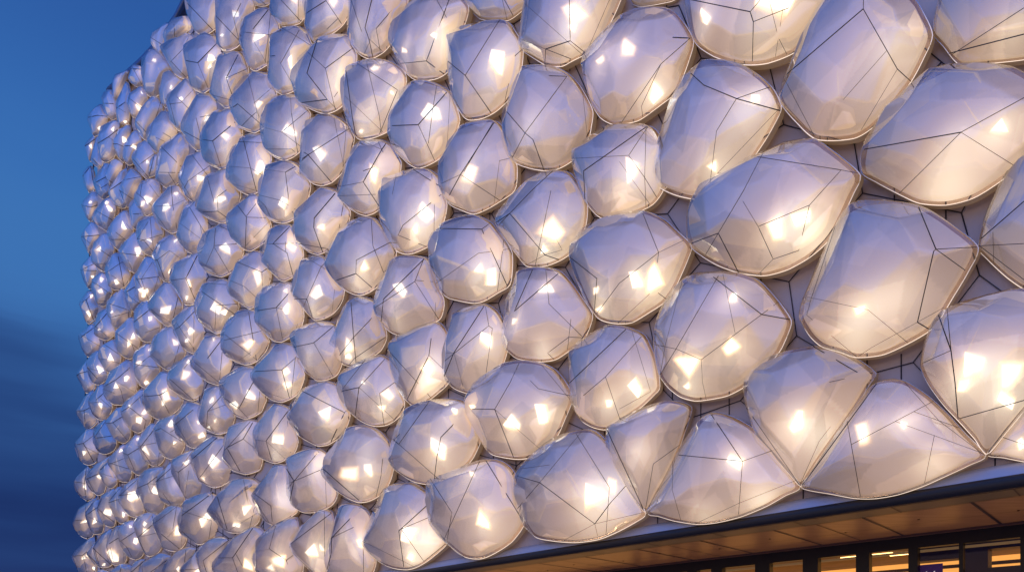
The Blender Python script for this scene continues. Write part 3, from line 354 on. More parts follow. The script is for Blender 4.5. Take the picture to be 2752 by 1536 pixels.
S|1200 720 1290 630 1400 570 1510 550 1600 580 1660 640 1640 860 1720 960 1780 1000 1760 1110 1690 1200 1620 1320 1590 1400 1500 1470 1390 1508 1270 1440 1150 1350 1080 1230 1060 1130 1100 950|1200 810 1600 1085;1415 1030 1395 1480;1415 1030 1755 1005;1350 650 1630 670|1430 1040 95;1540 1130 50
S|1700 500 1760 320 1850 210 1980 120 2080 75 2200 90 2230 160 2220 290 2280 380 2340 460 2320 600 2260 730 2170 800 2140 980 2060 1040 1960 1075 1880 1030 1760 950 1640 870 1640 650|1860 310 2205 455 2280 405;2205 455 2220 740;1690 610 1900 700 2130 910|2150 550 105;1900 950 50
S|330 830 430 720 540 650 630 620 650 700 720 830 800 950 820 1020 790 1150 720 1250 690 1320 600 1370 520 1365 400 1280 300 1180 270 1090 290 950|755 910 660 1330;285 1100 640 1330|540 1080 85
S|90 370 150 260 240 200 330 180 340 300 370 430 440 570 450 640 420 750 340 850 280 920 180 970 110 1000 50 850 30 700 40 560|125 570 400 535;125 570 245 910;60 590 240 910;410 570 350 780;310 290 125 570|200 820 60;130 780 50
S|20 1200 80 1080 180 970 280 910 275 1100 300 1190 400 1290 450 1350 440 1420 420 1500 380 1570 300 1640 200 1660 100 1620 40 1520 0 1400 0 1300|270 1100 5 1310;435 1410 190 1500|290 1250 40
S|390 1560 450 1450 540 1390 620 1370 690 1390 680 1450 720 1560 780 1670 850 1780 870 1820 830 1930 700 2060 640 2110 550 2145 450 2080 350 2000 285 1910 320 1730|295 1915 540 2120;770 1750 660 2110|720 1660 60
S|740 1260 830 1130 930 1050 1080 1010 1075 1180 1130 1320 1200 1410 1250 1460 1230 1560 1150 1700 1090 1790 1010 1850 920 1820 840 1770 760 1650 690 1500 680 1420|1060 1115 780 1400 690 1450;780 1400 1050 1800;1035 1210 1030 1750|980 1500 60;920 1640 40
T|1170 220 1260 150 1380 110 1480 115 1550 150 1550 350 1580 500 1700 570 1690 650 1640 780 1600 880 1500 960 1400 978 1250 930 1130 850 1060 740 1020 690 1050 560 1090 380|1540 175 1270 525;1050 600 1470 945;1520 420 1475 945|1530 650 -80;1380 200 25
T|1600 0 1640 -150 1720 -240 1830 -300 1950 -330 2070 -320 2140 -270 2140 0 2200 80 2290 170 2310 230 2250 400 2160 500 2110 560 2000 615 1880 630 1750 590 1640 540 1570 490 1550 350 1560 150|1970 -320 2110 545;1660 190 2180 60;1660 190 2100 540;1800 570 2110 360|1960 270 100
T|670 680 760 580 860 510 980 455 1060 450 1040 600 1060 730 1150 860 1240 930 1230 1020 1180 1150 1080 1220 1000 1250 900 1240 780 1180 680 1100 640 980 625 890|635 900 985 1210;975 570 860 700|900 830 80;930 580 40;1030 1180 50
T|210 1080 290 930 380 830 480 770 570 750 640 780 640 900 680 1080 760 1180 820 1220 800 1320 710 1430 600 1480 520 1560 440 1590 330 1550 230 1480 190 1400 160 1200|170 1185 440 1160 650 1050;440 1160 605 1465|520 1170 85;490 1290 40
T|30 430 100 330 190 270 270 255 320 300 290 480 350 600 430 680 420 760 340 880 280 960 220 1010 160 1030 70 980 20 900 -10 700 0 550|5 620 80 640 380 680;80 640 280 480|90 590 50;200 940 40;270 370 30
U|760 50 830 -60 900 -130 1000 -155 1080 -130 1150 -80 1140 60 1180 200 1230 340 1280 400 1200 550 1100 620 1000 660 900 620 820 540 760 430 715 260|725 245 1020 0;725 245 970 650|1150 440 60;1120 200 40
U|1160 0 1180 -150 1240 -310 1340 -400 1430 -425 1510 -400 1540 -350 1530 -200 1560 -100 1650 0 1720 100 1690 230 1640 320 1560 390 1450 420 1370 410 1230 340 1160 200 1135 60|1530 -260 1270 30 1250 335;1270 30 1560 -80;1270 230 1385 395|1330 -170 45;1400 180 40;1300 310 35
T|1590 880 1680 780 1780 690 1900 640 2000 640 2090 680 2110 720 2060 830 2100 1020 2200 1130 2260 1190 2230 1300 2170 1440 2050 1520 1930 1560 1850 1560 1720 1500 1640 1400 1550 1260 1530 1150 1550 980|2060 930 1810 1390 1570 1220;2170 1110 2140 1440;1810 1390 1950 1540|2010 1140 90;1720 1350 60
U|420 260 490 160 580 90 690 55 770 60 720 200 730 340 770 470 850 590 850 640 800 740 700 820 610 850 520 820 440 760 390 600 360 480 370 360|375 360 460 320 780 520;620 390 720 330|650 270 65;700 560 35
U|100 460 180 340 270 250 370 225 430 250 370 360 365 480 400 640 440 760 510 820 480 890 400 960 320 972 220 920 130 820 80 660|405 265 105 650 310 955;370 570 130 620;435 760 410 940|210 700 70
U|1080 690 1180 560 1300 480 1420 435 1520 440 1600 510 1560 640 1570 760 1600 950 1670 1040 1650 1130 1600 1240 1480 1310 1350 1340 1220 1290 1110 1210 1060 1060 1020 900 1010 800|1475 445 1075 790;1560 590 1165 1130|1400 920 105;1200 1180 50
U|1640 340 1720 260 1840 180 1960 155 2080 175 2170 220 2150 330 2100 500 2090 650 2090 810 2190 860 2180 930 2140 1030 2030 1080 1900 1110 1780 1080 1650 1030 1600 960 1560 800 1555 670 1590 480|2075 175 1885 505 1600 655 1845 1085;1885 505 2080 660;2020 190 1610 650|1890 440 -30
U|700 850 800 770 900 700 1010 675 1080 700 1020 800 1030 950 1080 1120 1110 1210 1190 1280 1180 1380 1110 1480 1020 1540 930 1565 860 1500 780 1360 700 1200 640 1060 650 930|645 1040 765 1075 1010 890;990 740 820 980;765 1075 790 1350;945 1050 880 1480|900 930 70
U|380 1240 440 1120 530 980 620 900 650 880 640 1040 700 1200 790 1360 850 1500 850 1560 770 1650 660 1675 560 1640 460 1570 400 1450 355 1280|365 1250 635 1010;400 1230 650 1150;500 1440 650 1650|730 1260 60
U|110 1200 180 1080 260 1000 370 960 450 965 510 1000 450 1100 380 1230 360 1300 400 1440 470 1570 510 1620 480 1720 400 1780 320 1800 240 1770 150 1680 80 1520 40 1370|55 1350 235 1275 400 1150;235 1275 355 1280;235 1275 300 1450|370 1390 60
V|390 470 470 380 560 300 680 265 780 290 830 360 800 500 785 700 870 830 880 880 820 1000 740 1060 640 1080 520 1040 450 960 390 820 340 600|470 780 765 1020;355 590 740 310;720 400 670 700;580 830 780 630;830 800 815 980|730 740 80;620 640 -60
V|860 350 930 200 1050 110 1180 60 1330 45 1460 130 1350 280 1280 410 1350 550 1460 640 1430 740 1360 830 1240 890 1150 950 1070 960 990 900 870 810 790 710 785 550 810 440|1345 80 875 425;1355 80 1365 240;980 430 1340 550 1295 850;800 710 1060 950|1220 560 80;1260 480 50
V|1450 130 1540 0 1640 -120 1770 -180 1900 -205 2030 -190 2130 -120 2150 -40 2040 60 2020 120 2060 280 2110 420 2150 490 2110 590 2040 640 1950 700 1840 750 1710 760 1610 750 1500 680 1380 560 1300 460 1275 410 1370 270|1455 200 1620 740;1880 -200 2000 400;2065 380 2010 610;1620 730 2060 460|1930 340 105;1770 610 60
V|50 560 130 450 230 395 320 395 410 440 360 540 340 620 380 780 420 920 460 1000 400 1100 310 1150 230 1165 170 1120 110 980 50 850 20 700|300 400 340 600 65 840 205 1140;65 840 350 770|200 740 60;170 600 40
V|1470 1180 1550 1050 1650 900 1780 780 1900 690 2060 640 2160 660 2240 780 2220 900 2120 1000 2050 1110 2070 1280 2100 1440 2000 1560 1800 1620 1600 1600 1450 1500 1400 1400 1390 1270|2065 655 1700 1190 1475 1190;1700 1190 1790 1440;1750 1110 1930 1440|1970 1300 100
V|1110 1040 1200 940 1320 860 1450 810 1560 820 1660 890 1560 1030 1470 1180 1390 1270 1400 1420 1450 1550 1300 1650 1180 1600 1130 1450 1110 1250|1630 890 1190 1240 1270 1500|1300 1380 -50
V|560 1290 640 1160 750 1060 880 1000 980 990 1100 1045 990 1170 890 1290 810 1380 830 1500 800 1600 650 1640 550 1560 510 1430|900 1000 870 1280;530 1420 790 1410|770 1380 35
V|800 1390 880 1280 990 1170 1100 1050 1130 1200 1160 1400 1200 1560 1100 1650 900 1650 820 1550|810 1400 1130 1380|1090 1420 60
V|160 1320 230 1210 340 1150 450 1090 560 1110 650 1160 590 1270 520 1400 540 1550 450 1650 280 1650 170 1580 120 1440|640 1180 280 1440|
a|660 150 760 80 870 45 850 110 790 220 750 380 680 510 640 470 628 300||710 175 35;730 360 35
a|480 420 560 360 620 330 640 470 680 540 690 760 610 790 540 730 500 630|545 550 690 555|600 620 -50
a|265 760 340 660 460 550 490 640 550 750 520 850 440 980 400 1020 340 1045 300 950|270 760 400 730 545 745|490 810 35;440 930 30
a|690 520 750 420 790 320 850 200 880 330 900 390 830 480 815 560 820 680 850 800 860 850 800 860 740 890 710 840 685 700|705 610 810 540;705 610 820 680|820 820 25
a|930 -20 1000 -40 1090 0 1090 180 1080 260 1010 305 930 260 860 195 900 80|945 30 1085 35;945 30 1070 260|1060 60 40
a|440 980 520 880 620 800 690 790 725 860 710 930 640 1080 615 1170 640 1300 650 1340 590 1400 530 1430 460 1420 430 1300 415 1160|420 1145 570 1055 700 950;570 1055 630 1100|625 940 35;600 1380 25
a|640 1100 700 980 780 900 860 855 895 890 890 1010 830 1120 795 1200 800 1400 790 1440 720 1380 650 1300 610 1170|620 1160 700 1160 795 1200|820 1090 45
a|820 1180 880 1060 960 960 1000 940 1060 1060 1060 1140 980 1260 930 1350 930 1450 860 1480 810 1430 795 1300|820 1190 1020 1180|960 1190 40
a|215 1190 260 1110 330 1050 400 1030 370 1130 330 1230 315 1360 300 1430 260 1380|220 1190 380 1080|310 1195 28
a|345 1200 400 1060 430 1010 415 1160 430 1300 460 1440 470 1490 440 1530 350 1480 310 1430|320 1380 440 1500|440 1515 25
b|185 230 240 130 300 80 340 180 340 330 350 440 300 480 265 490 220 400|190 230 300 90 340 330|330 420 28
b|345 350 400 220 480 110 580 20 560 150 520 280 580 400 585 500 560 540 480 590 420 540 370 450|350 350 520 260;350 350 460 420 540 370|440 560 28
b|520 250 550 150 600 40 660 -30 740 0 780 50 750 170 680 260 630 380 600 420 560 370|530 280 630 340|710 130 50
b|600 450 640 340 700 240 780 160 840 110 810 200 790 330 735 450 760 560 830 700 740 720 640 680 595 580|610 440 800 310|680 290 40;620 480 25
b|735 450 790 320 850 210 930 110 980 150 1060 240 1060 300 1000 420 960 510 900 640 860 710 830 700 790 600|740 460 915 575;740 460 845 715;800 300 1055 250|970 450 40
b|170 680 220 590 290 510 360 460 410 560 415 640 360 750 330 840 320 910 270 920 220 830|175 685 310 710 400 680|300 640 25;330 760 35
b|340 890 380 780 440 670 520 600 590 540 620 640 670 720 640 850 590 950 570 1080 500 1050 430 1010 370 970|405 775 620 900|590 720 45;550 650 28;390 960 25
b|575 1080 600 970 660 880 740 800 840 745 840 860 880 960 940 1060 870 1130 780 1230 720 1350 650 1310 580 1220|570 1200 820 1195 680 1090;840 960 920 1060|790 1010 60
b|885 800 870 740 950 600 1020 480 1000 560 1050 700 1110 800 1130 840 1080 900 1030 1000 980 1050 930 1010 900 900|885 815 1080 805 1125 840|
b|160 1150 220 1040 290 960 350 920 370 1000 440 1130 390 1210 340 1310 320 1400 280 1430 230 1330 190 1230|165 1155 440 1130;165 1155 290 1250|360 1130 50
b|340 1300 400 1200 470 1130 570 1090 570 1210 640 1330 620 1440 590 1520 500 1680 420 1650 350 1570 325 1440|440 1350 590 1450;335 1570 550 1560|410 1350 45
b|740 1380 790 1270 860 1170 960 1090 1010 1070 1005 1190 1040 1330 1100 1420 1080 1500 1030 1600 960 1700 870 1660 790 1570 735 1430|740 1400 1080 1440;860 1500 940 1690|1010 1330 45;1030 1400 45
c|150 310 200 200 270 120 325 70 330 200 390 300 380 370 330 470 310 580 260 590 200 470|155 315 380 320;155 310 320 230|340 260 30;330 420 25
c|320 500 370 430 440 370 510 345 520 430 560 560 615 630 580 720 550 790 510 850 440 850 370 760 325 620|330 490 400 530 600 670;370 770 550 780|450 450 35;460 640 45
c|515 350 560 220 620 110 720 30 750 110 800 240 880 340 870 440 810 550 720 600 630 605 560 530|710 70 740 230 800 545;520 360 640 400 800 545;520 360 730 220|700 480 45;830 450 25
c|125 820 180 720 260 640 320 610 340 700 400 830 430 870 390 980 340 1060 240 1120 190 980|130 825 230 760 340 1050;230 760 310 680|320 700 30;280 960 40;310 1070 30
c|810 650 850 540 920 430 1000 350 990 450 1000 600 1060 760 1050 840 980 930 930 940 870 850|810 655 990 550;810 655 1050 825|
c|370 1150 400 1020 450 940 550 870 560 960 590 1090 650 1220 650 1280 580 1340 530 1370 450 1350 390 1320 370 1240|375 1160 540 970;375 1160 550 1310|580 1270 60;430 1200 25
c|560 900 600 760 680 650 760 590 820 580 810 660 860 800 900 920 880 1020 800 1100 720 1190 650 1190 590 1100|610 825 880 915 870 1030;580 1030 870 950|820 1040 45;710 650 25;620 950 25
c|120 1340 180 1230 260 1150 350 1110 370 1230 400 1340 450 1400 440 1470 330 1600 240 1620 180 1520|125 1345 250 1250 350 1180;210 1320 440 1460|380 1390 55
c|670 1290 720 1180 800 1090 880 1030 950 1010 950 1120 980 1230 1030 1330 1020 1430 960 1540 920 1620 860 1650 780 1610 700 1550 680 1420|700 1270 1000 1480;930 1440 960 1530|950 1320 55;880 1400 55
d|420 290 450 160 520 60 600 10 670 0 690 100 710 220 745 270 730 370 690 460 590 515 540 490 460 400|520 90 710 220;425 300 540 310 690 355|600 310 60
d|90 550 150 440 230 340 290 290 250 430 290 560 350 680 360 720 300 790 220 820 160 700|95 550 130 520 245 490|320 740 30
d|245 440 290 310 360 220 440 150 420 290 460 410 545 500 540 600 470 660 400 690 330 670 280 570|255 440 400 600;255 440 540 510|440 440 55
d|500 740 550 620 620 520 700 440 740 370 820 320 910 310 885 400 900 540 950 650 985 690 970 780 900 880 830 960 740 990 640 990 570 950 520 850|510 710 690 610 880 445;505 760 660 820;690 660 760 780 800 950;690 640 950 795|700 720 50;850 600 45;940 760 30
d|75 1090 130 990 210 880 290 830 340 760 300 880 275 980 310 1100 390 1210 380 1260 300 1340 220 1360 150 1240|80 1090 200 1080 280 1040;200 1080 225 1350|350 1280 35;105 1140 14
d|275 960 330 850 400 740 490 660 500 720 520 850 570 960 615 1000 600 1090 540 1190 460 1225 380 1200 310 1100|380 920 500 815;340 960 460 950;455 905 570 1000|440 1000 40;450 1160 55
d|540 1250 590 1140 670 1060 780 1005 810 1020 765 1130 790 1240 860 1340 895 1380 880 1470 850 1540 770 1575 690 1540 610 1460 560 1370|545 1270 630 1265 765 1180;640 1265 840 1510|840 1270 -50
d|760 1160 790 1060 860 940 930 830 1020 770 1120 750 1100 850 1110 980 1150 1100 1200 1190 1180 1260 1110 1350 1010 1415 930 1390 850 1310 780 1240|780 1090 880 1025 1140 1230 1110 1345;880 1025 1100 830|1020 1200 60;1120 1110 45;880 1010 20
e|65 250 130 130 200 40 270 10 340 0 330 80 350 170 380 320 430 370 400 470 330 530 250 555 180 530 130 480 100 380|70 250 190 225 345 500;190 225 340 110;190 260 400 380|320 300 75;220 360 40
e|345 145 370 40 420 -50 520 -150 545 -140 545 -80 600 100 680 200 650 320 570 370 500 390 420 370 380 280|350 150 600 115;350 150 540 -130|480 -100 -40
e|45 800 110 700 200 610 300 555 250 640 240 740 260 870 330 980 340 1030 240 1100 180 1060 110 1000|55 805 205 825 230 1090;205 825 235 600|200 880 40;320 1020 28
e|240 760 290 640 370 540 490 460 620 390 590 470 460 560 400 660 430 790 510 870 500 950 440 1000 390 1010 320 960 270 880|250 760 400 690;250 760 380 1000|430 740 40
e|400 660 460 570 540 500 570 490 600 600 650 720 690 780 680 850 600 910 550 890 480 800|405 665 560 515;405 665 680 745|600 680 70;470 790 35
e|575 500 620 400 700 300 790 235 830 230 795 370 830 520 880 640 910 680 870 790 800 815 720 790 650 700 590 600|610 530 840 600;610 530 790 460|750 330 30;645 610 35
e|795 370 850 220 930 130 1010 80 1060 110 1030 290 1060 420 1150 520 1150 590 1110 670 1000 710 930 660 860 600 820 490|800 375 860 400 1025 300;860 400 990 700|1010 150 30
e|735 1010 780 900 870 790 1000 725 1070 740 1000 860 1000 960 1050 1090 1090 1170 1090 1280 1050 1340 940 1345 840 1300 780 1230 750 1120|740 1010 1000 980;740 1010 1030 745|960 1050 90;940 1260 55
e|540 1130 600 1010 680 920 770 860 740 960 735 1040 760 1180 820 1290 860 1330 840 1400 740 1440 680 1380 600 1270|545 1130 730 1065;545 1130 745 900|790 1300 30
e|395 1200 440 1060 510 970 610 915 660 900 590 1010 540 1130 580 1260 650 1370 660 1440 620 1490 520 1470 430 1330|400 1200 530 1320 640 1400;400 1200 500 1000|560 1240 60;450 1310 40
e|220 1310 270 1200 350 1100 400 1060 430 1080 395 1200 420 1300 480 1400 490 1480 460 1580 350 1600 280 1500|225 1315 400 1190;225 1315 480 1430|350 1400 40
e|35 1390 90 1270 170 1170 270 1100 390 1040 340 1110 250 1210 220 1310 260 1430 330 1560 330 1600 280 1650 220 1665 130 1620 70 1500|45 1390 215 1380;225 1100 220 1310|200 1410 60
f|35 1130 120 980 230 870 330 790 470 740 400 900 300 1060 370 1200 480 1340 470 1420 380 1500 250 1520 120 1380 60 1220|45 1120 240 1105 290 1060;240 1105 320 1450;240 1140 350 1150|240 1150 45;330 1120 45;450 1370 35
f|300 1055 380 960 440 900 480 860 440 960 500 1110 580 1340 520 1320 430 1250 370 1180|310 1060 540 1290|470 1020 40
f|440 970 500 850 580 720 700 620 810 580 750 730 700 900 720 1020 760 1200 790 1290 700 1340 580 1350 520 1230 470 1100|450 975 780 1280;480 1010 575 1340|520 1100 45;640 1290 35
f|700 900 760 720 830 600 920 540 1050 500 980 640 935 770 960 920 1040 1060 1090 1140 1060 1240 940 1290 850 1300 770 1260 720 1100|705 910 910 780;705 910 800 1270;780 950 855 1290;1045 1080 1035 1240|850 1080 110;740 1040 60
f|935 770 980 640 1050 510 1130 430 1210 395 1310 440 1265 540 1270 680 1330 820 1430 1010 1420 1070 1350 1160 1260 1195 1150 1160 1050 1080 980 940|1010 810 1260 645;945 790 1100 940 1220 1160|1300 830 60;1170 530 35
f|780 1440 850 1360 940 1290 1040 1250 1120 1270 1190 1310 1160 1420 1180 1560 1050 1700 850 1650 770 1550|1020 1270 970 1430|
f|1160 1430 1210 1300 1280 1210 1380 1165 1480 1190 1440 1280 1400 1400 1390 1550 1300 1650 1180 1580|1200 1430 1450 1210|
f|500 1440 540 1400 620 1375 700 1395 760 1440 780 1560 700 1650 560 1650 480 1560||620 1390 20
'''
def catmull(pts, per, cw=.75):
    n = len(pts); P = np.array(pts, float); res = []
    for i in range(n):
        p0, p1, p2, p3 = P[(i-1) % n], P[i], P[(i+1) % n], P[(i+2) % n]
        for k in range(per):
            t = k / per
            cr = .5 * ((2*p1) + (-p0+p2)*t + (2*p0-5*p1+4*p2-p3)*t*t + (-p0+3*p1-3*p2+p3)*t**3)
            res.append(cw * cr + (1 - cw) * (p1 * (1-t) + p2 * t))
    return np.array(res)
def resample(P, n):
    Q = np.vstack([P, P[:1]]); d = np.r_[0, np.cumsum(np.hypot(*np.diff(Q, axis=0).T))]
    t = np.linspace(0, d[-1], n, endpoint=False)
    return np.c_[np.interp(t, d, Q[:, 0]), np.interp(t, d, Q[:, 1])]

def convex(P):
    Q = sorted(map(tuple, P)); 
    def half(Q):
        r = []
        for p in Q:
            while len(r) > 1 and (r[-1][0]-r[-2][0])*(p[1]-r[-2][1]) - (r[-1][1]-r[-2][1])*(p[0]-r[-2][0]) <= 0: r.pop()
            r.append(p)
        return r
    return np.array(half(Q)[:-1] + half(Q[::-1])[:-1])
def closest(P, Hl):
    res = []
    for p in P:
        best = None
        for i in range(len(Hl)):
            a = Hl[i]; b = Hl[(i+1) % len(Hl)]; t = np.clip(((p-a) @ (b-a)) / max(1e-9, (b-a) @ (b-a)), 0, 1); q = a + (b-a)*t
            d = ((p-q)**2).sum()
            if best is None or d < best[0]: best = (d, q)
        res.append(best[1])
    return np.array(res)
def parse():
    res = []
    for line in DATA.strip().splitlines():
        tl, out_, seams, lamps = line.split('|')
        x0, y0, sc = TILES[tl]
        def pp(s_):
            a = [float(v) for v in s_.split()]
            return [(x0 + a[i] / sc, y0 + a[i+1] / sc) for i in range(0, len(a), 2)]
        outl = pp(out_)
        sm = [pp(s_) for s_ in seams.split(';') if s_.strip()]
        lp = []
        for q in lamps.split(';'):
            if q.strip():
                a = [float(v) for v in q.split()]; lp.append((x0 + a[0]/sc, y0 + a[1]/sc, a[2]/sc))
        A = np.array(outl); nx = np.roll(A, -1, 0); cr = A[:,0]*nx[:,1]-nx[:,0]*A[:,1]; ar = cr.sum()/2
        cx = ((A[:,0]+nx[:,0])*cr).sum()/(6*ar); cy = ((A[:,1]+nx[:,1])*cr).sum()/(6*ar)
        res.append(dict(out=outl, seams=sm, lamps=lp, c=(cx, cy), area=abs(ar), tile=tl))
    return res

ORD = ['zeroth', 'first', 'second', 'third', 'fourth', 'fifth', 'sixth', 'seventh', 'eighth', 'ninth', 'tenth', 'eleventh', 'twelfth',
       'thirteenth', 'fourteenth', 'fifteenth', 'sixteenth', 'seventeenth', 'eighteenth', 'nineteenth', 'twentieth']
def make_labels(cs):
    # vertical bands of the facade, counted from its left (far) end
    edges = [0, 240, 275, 312, 350, 395, 440, 490, 545, 605, 670, 745, 835, 940, 1060, 1195, 1345, 1530, 1760, 2030, 2380, 4000]
    bands = {}
    for c in cs:
        b = next(i for i in range(len(edges) - 1) if c['c'][0] < edges[i + 1])
        bands.setdefault(b, []).append(c)
    nb = len(edges) - 2
    for b, L in bands.items():
        L.sort(key=lambda q: q['c'][1]); n = len(L)
        for i, c in enumerate(L):
            A = np.array(c['out']); w = np.ptp(A[:, 0]); h = np.ptp(A[:, 1]); a = w / h
            big = [l for l in c['lamps'] if l[2] > 0]
            shape = 'tall' if a < .78 else ('broad' if a > 1.15 else 'rounded')
            size = 'huge' if c['area'] > 70000 else 'large' if c['area'] > 30000 else 'mid-sized' if c['area'] > 12000 else 'small'
            if not big: lt = 'unlit' if not c['lamps'] else 'softly glowing'
            elif len(big) == 1:
                dx = big[0][0] - c['c'][0]; dy = big[0][1] - c['c'][1]
                lt = 'one lamp ' + ('low' if dy > .1*h else 'high' if dy < -.1*h else 'mid')
            else: lt = {2: 'two lamps', 3: 'three lamps', 4: 'four lamps'}[min(4, len(big))]
            vt = f"{ORD[i+1]} from top" if i <= n - 1 - i else f"{ORD[n-i]} from bottom"
            if b > nb // 2: hz = f"{ORD[nb-b+1]} column from facade's near end"
            else: hz = f"{ORD[b+1]} column from facade's far end"
            c['label'] = f"{size} {shape} cushion, {lt}, {vt}, {hz}"

def build_cushion(ci, c, frames):
    rng = random.Random(1000 + ci)
    cx, cy = c['c']
    cxw = max(200, cx)
    Cw = plan(cxw); n = plan_n(cxw)
    vd = ray(cxw, YH).normalized()
    # keep the panel from turning wholly edge-on at the rounded end
    k = 0
    while -n.dot(vd) < .36 and k < 30:
        n = (n - vd * .05).normalized(); k += 1
    tdir = Vector((0, 0, 1)).cross(n).normalized()
    if tdir.dot(Vector((1, 0, 0))) < 0: tdir = -tdir
    R0 = math.sqrt(c['area'] / math.pi) / s_of(cxw) * U        # apparent radius in metres
    Hh = R0 * (.36 if c['area'] > 12000 else .42); g = R0 * .20
    def hit(x, y, off):
        d = ray(x, y); P0 = Cw + n * off
        t = (P0 - EYEV).dot(n) / d.dot(n); return EYEV + d * t
    cen = hit(cx, cy, g)
    def loc(p): q = p - cen; return (q.dot(tdir), q.z)
    off0 = g + .18 * Hh
    out2 = np.array([loc(hit(x, y, off0)) for x, y in c['out']])
    hull = convex(out2)          # neighbours hide part of many outlines: the cushion itself is convex
    out2 = hull if c['area'] < 12000 else .45 * out2 + .55 * closest(out2, hull)
    px = math.sqrt(c['area'])
    nseg = int(max(28, min(140, px * .55))); nring = int(max(12, min(42, px * .16)))
    per = 8
    B = resample(catmull(out2, per, .75 if px > 150 else .5 if px > 100 else .3), nseg)
    mid = B.mean(0); B = B - mid
    cen = cen + tdir * mid[0] + Vector((0, 0, mid[1]))
    if ((B[:,0]*np.roll(B[:,1],-1) - np.roll(B[:,0],-1)*B[:,1]).sum()) < 0: B = B[::-1]
    rad = np.hypot(B[:, 0], B[:, 1]); R = rad.mean(); ang = np.arctan2(B[:, 1], B[:, 0])
    o = np.argsort(ang); ao, ro = ang[o], rad[o]
    def bound(a): return np.interp(a, ao, ro, period=2*math.pi)
    def smooth_z(x, y, Hd):
        t = np.clip(np.hypot(x, y) / bound(np.arctan2(y, x)), 0, .995)
        return Hd * (1 - t ** 2.3) ** .62
    def facet_planes(r2, Hd, inner, outer):
        pl = []
        pts = []
        a0 = r2.random() * 6.28
        pts.append((r2.uniform(-.15, .15), r2.uniform(-.15, .15)))
        for i in range(inner):
            a = a0 + 6.283 * (i + r2.uniform(-.25, .25)) / inner; q = r2.uniform(.40, .55); pts.append((math.cos(a)*q, math.sin(a)*q))
        a0 = r2.random() * 6.28
        for i in range(outer):
            a = a0 + 6.283 * (i + r2.uniform(-.3, .3)) / outer; q = r2.uniform(.74, .92); pts.append((math.cos(a)*q, math.sin(a)*q))
        for (u_, v_) in pts:
            t = math.hypot(u_, v_); a = math.atan2(v_, u_); b = float(bound(a)); x = math.cos(a)*b*t; y = math.sin(a)*b*t; e = .02 * R
            z = float(smooth_z(x, y, Hd)); gx = float(smooth_z(x+e, y, Hd) - smooth_z(x-e, y, Hd)) / (2*e); gy = float(smooth_z(x, y+e, Hd) - smooth_z(x, y-e, Hd)) / (2*e)
            pl.append((z - gx*x - gy*y, gx, gy))
        return pl
    def dome(Hd, sc, r2, inner, outer, mixs, soft):
        pl = facet_planes(r2, Hd, inner, outer)
        ts = np.concatenate([[0.0], np.linspace(0, 1, nring + 1)[1:] ** .8])
        V = []
        T, K = np.meshgrid(ts[1:], np.arange(nseg), indexing='ij')
        X = np.r_[0, (T * B[K, 0]).ravel()]; Y = np.r_[0, (T * B[K, 1]).ravel()]; TT = np.r_[0, T.ravel()]
        Z = np.array([a + b*X + c_*Y for a, b, c_ in pl])
        kk = soft / Hd
        rimz = Hd * 2.6 * (1 - TT ** 2.2) ** .55
        Z = np.vstack([Z, rimz[None]])
        mn = Z.min(0); zz = mn - np.log(np.exp(-(Z - mn) * kk).sum(0)) / kk
        zs = Hd * (1 - np.clip(TT, 0, 1) ** 2.3) ** .62
        z = (1 - mixs) * zz + mixs * zs
        z = np.where(TT >= .999, 0, np.maximum(z, 0))
        dome.facet = Z.argmin(0)
        return X * sc, Y * sc, z
    def grid_faces():
        f = []
        for kx in range(nseg): f.append((0, 1 + kx, 1 + (kx + 1) % nseg))
        for r_ in range(nring - 1):
            a = 1 + r_ * nseg
            for kx in range(nseg):
                k2 = (kx + 1) % nseg; f.append((a + kx, a + nseg + kx, a + nseg + k2, a + k2))
        return f
    def W3(x, y, z): return cen + tdir * float(x) + Vector((0, 0, float(y))) + n * float(z)
    faces = grid_faces()
    foot = cen - n * g
    root = empty('facade_cushion', foot, c['label'], 'cushion', 'inflated cushions cladding the facade')
    # outer film
    X, Y, Z = dome(Hh, 1.0, rng, 4, 7 if px > 130 else 5, .0, 240)
    fv = [W3(a, b, q) for a, b, q in zip(X, Y, Z)]
    mesh_obj('outer_film', fv, faces, M['film'], root, True)
    # second clear film a little way inside the first
    r4 = random.Random(9000 + ci)
    X, Y, Z = dome(Hh * .92, .985, r4, 4, 7 if px > 130 else 5, .0, 190)
    mesh_obj('middle_film', [W3(a, b, q + .002) for a, b, q in zip(X, Y, Z)], faces, M['film2'], root, True)
    # inner liner
    r3 = random.Random(5000 + ci)
    X, Y, Z = dome(Hh * .80, .95, r3, 3, 5, .0, 220)
    lv = [W3(a, b, q + .004) for a, b, q in zip(X, Y, Z)]; liner_facet = dome.facet.copy()
    tree = BVHTree.FromPolygons([tuple(v) for v in lv], faces)
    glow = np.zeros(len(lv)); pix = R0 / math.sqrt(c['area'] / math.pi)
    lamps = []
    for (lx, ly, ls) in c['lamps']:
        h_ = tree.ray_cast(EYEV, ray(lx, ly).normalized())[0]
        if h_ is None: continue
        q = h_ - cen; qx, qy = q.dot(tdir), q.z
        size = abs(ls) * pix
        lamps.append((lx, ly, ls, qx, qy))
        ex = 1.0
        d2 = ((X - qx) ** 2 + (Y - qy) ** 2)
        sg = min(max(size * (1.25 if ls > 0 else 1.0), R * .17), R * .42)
        glow += (.50 if ls > 0 else .34) * np.exp(-d2 / (2 * sg * sg)) + .30 * (.3 + .7 * min(1, max(0, (cx - 230) / 520))) / len(c['lamps']) * np.exp(-d2 / (2 * (R * .62) ** 2))
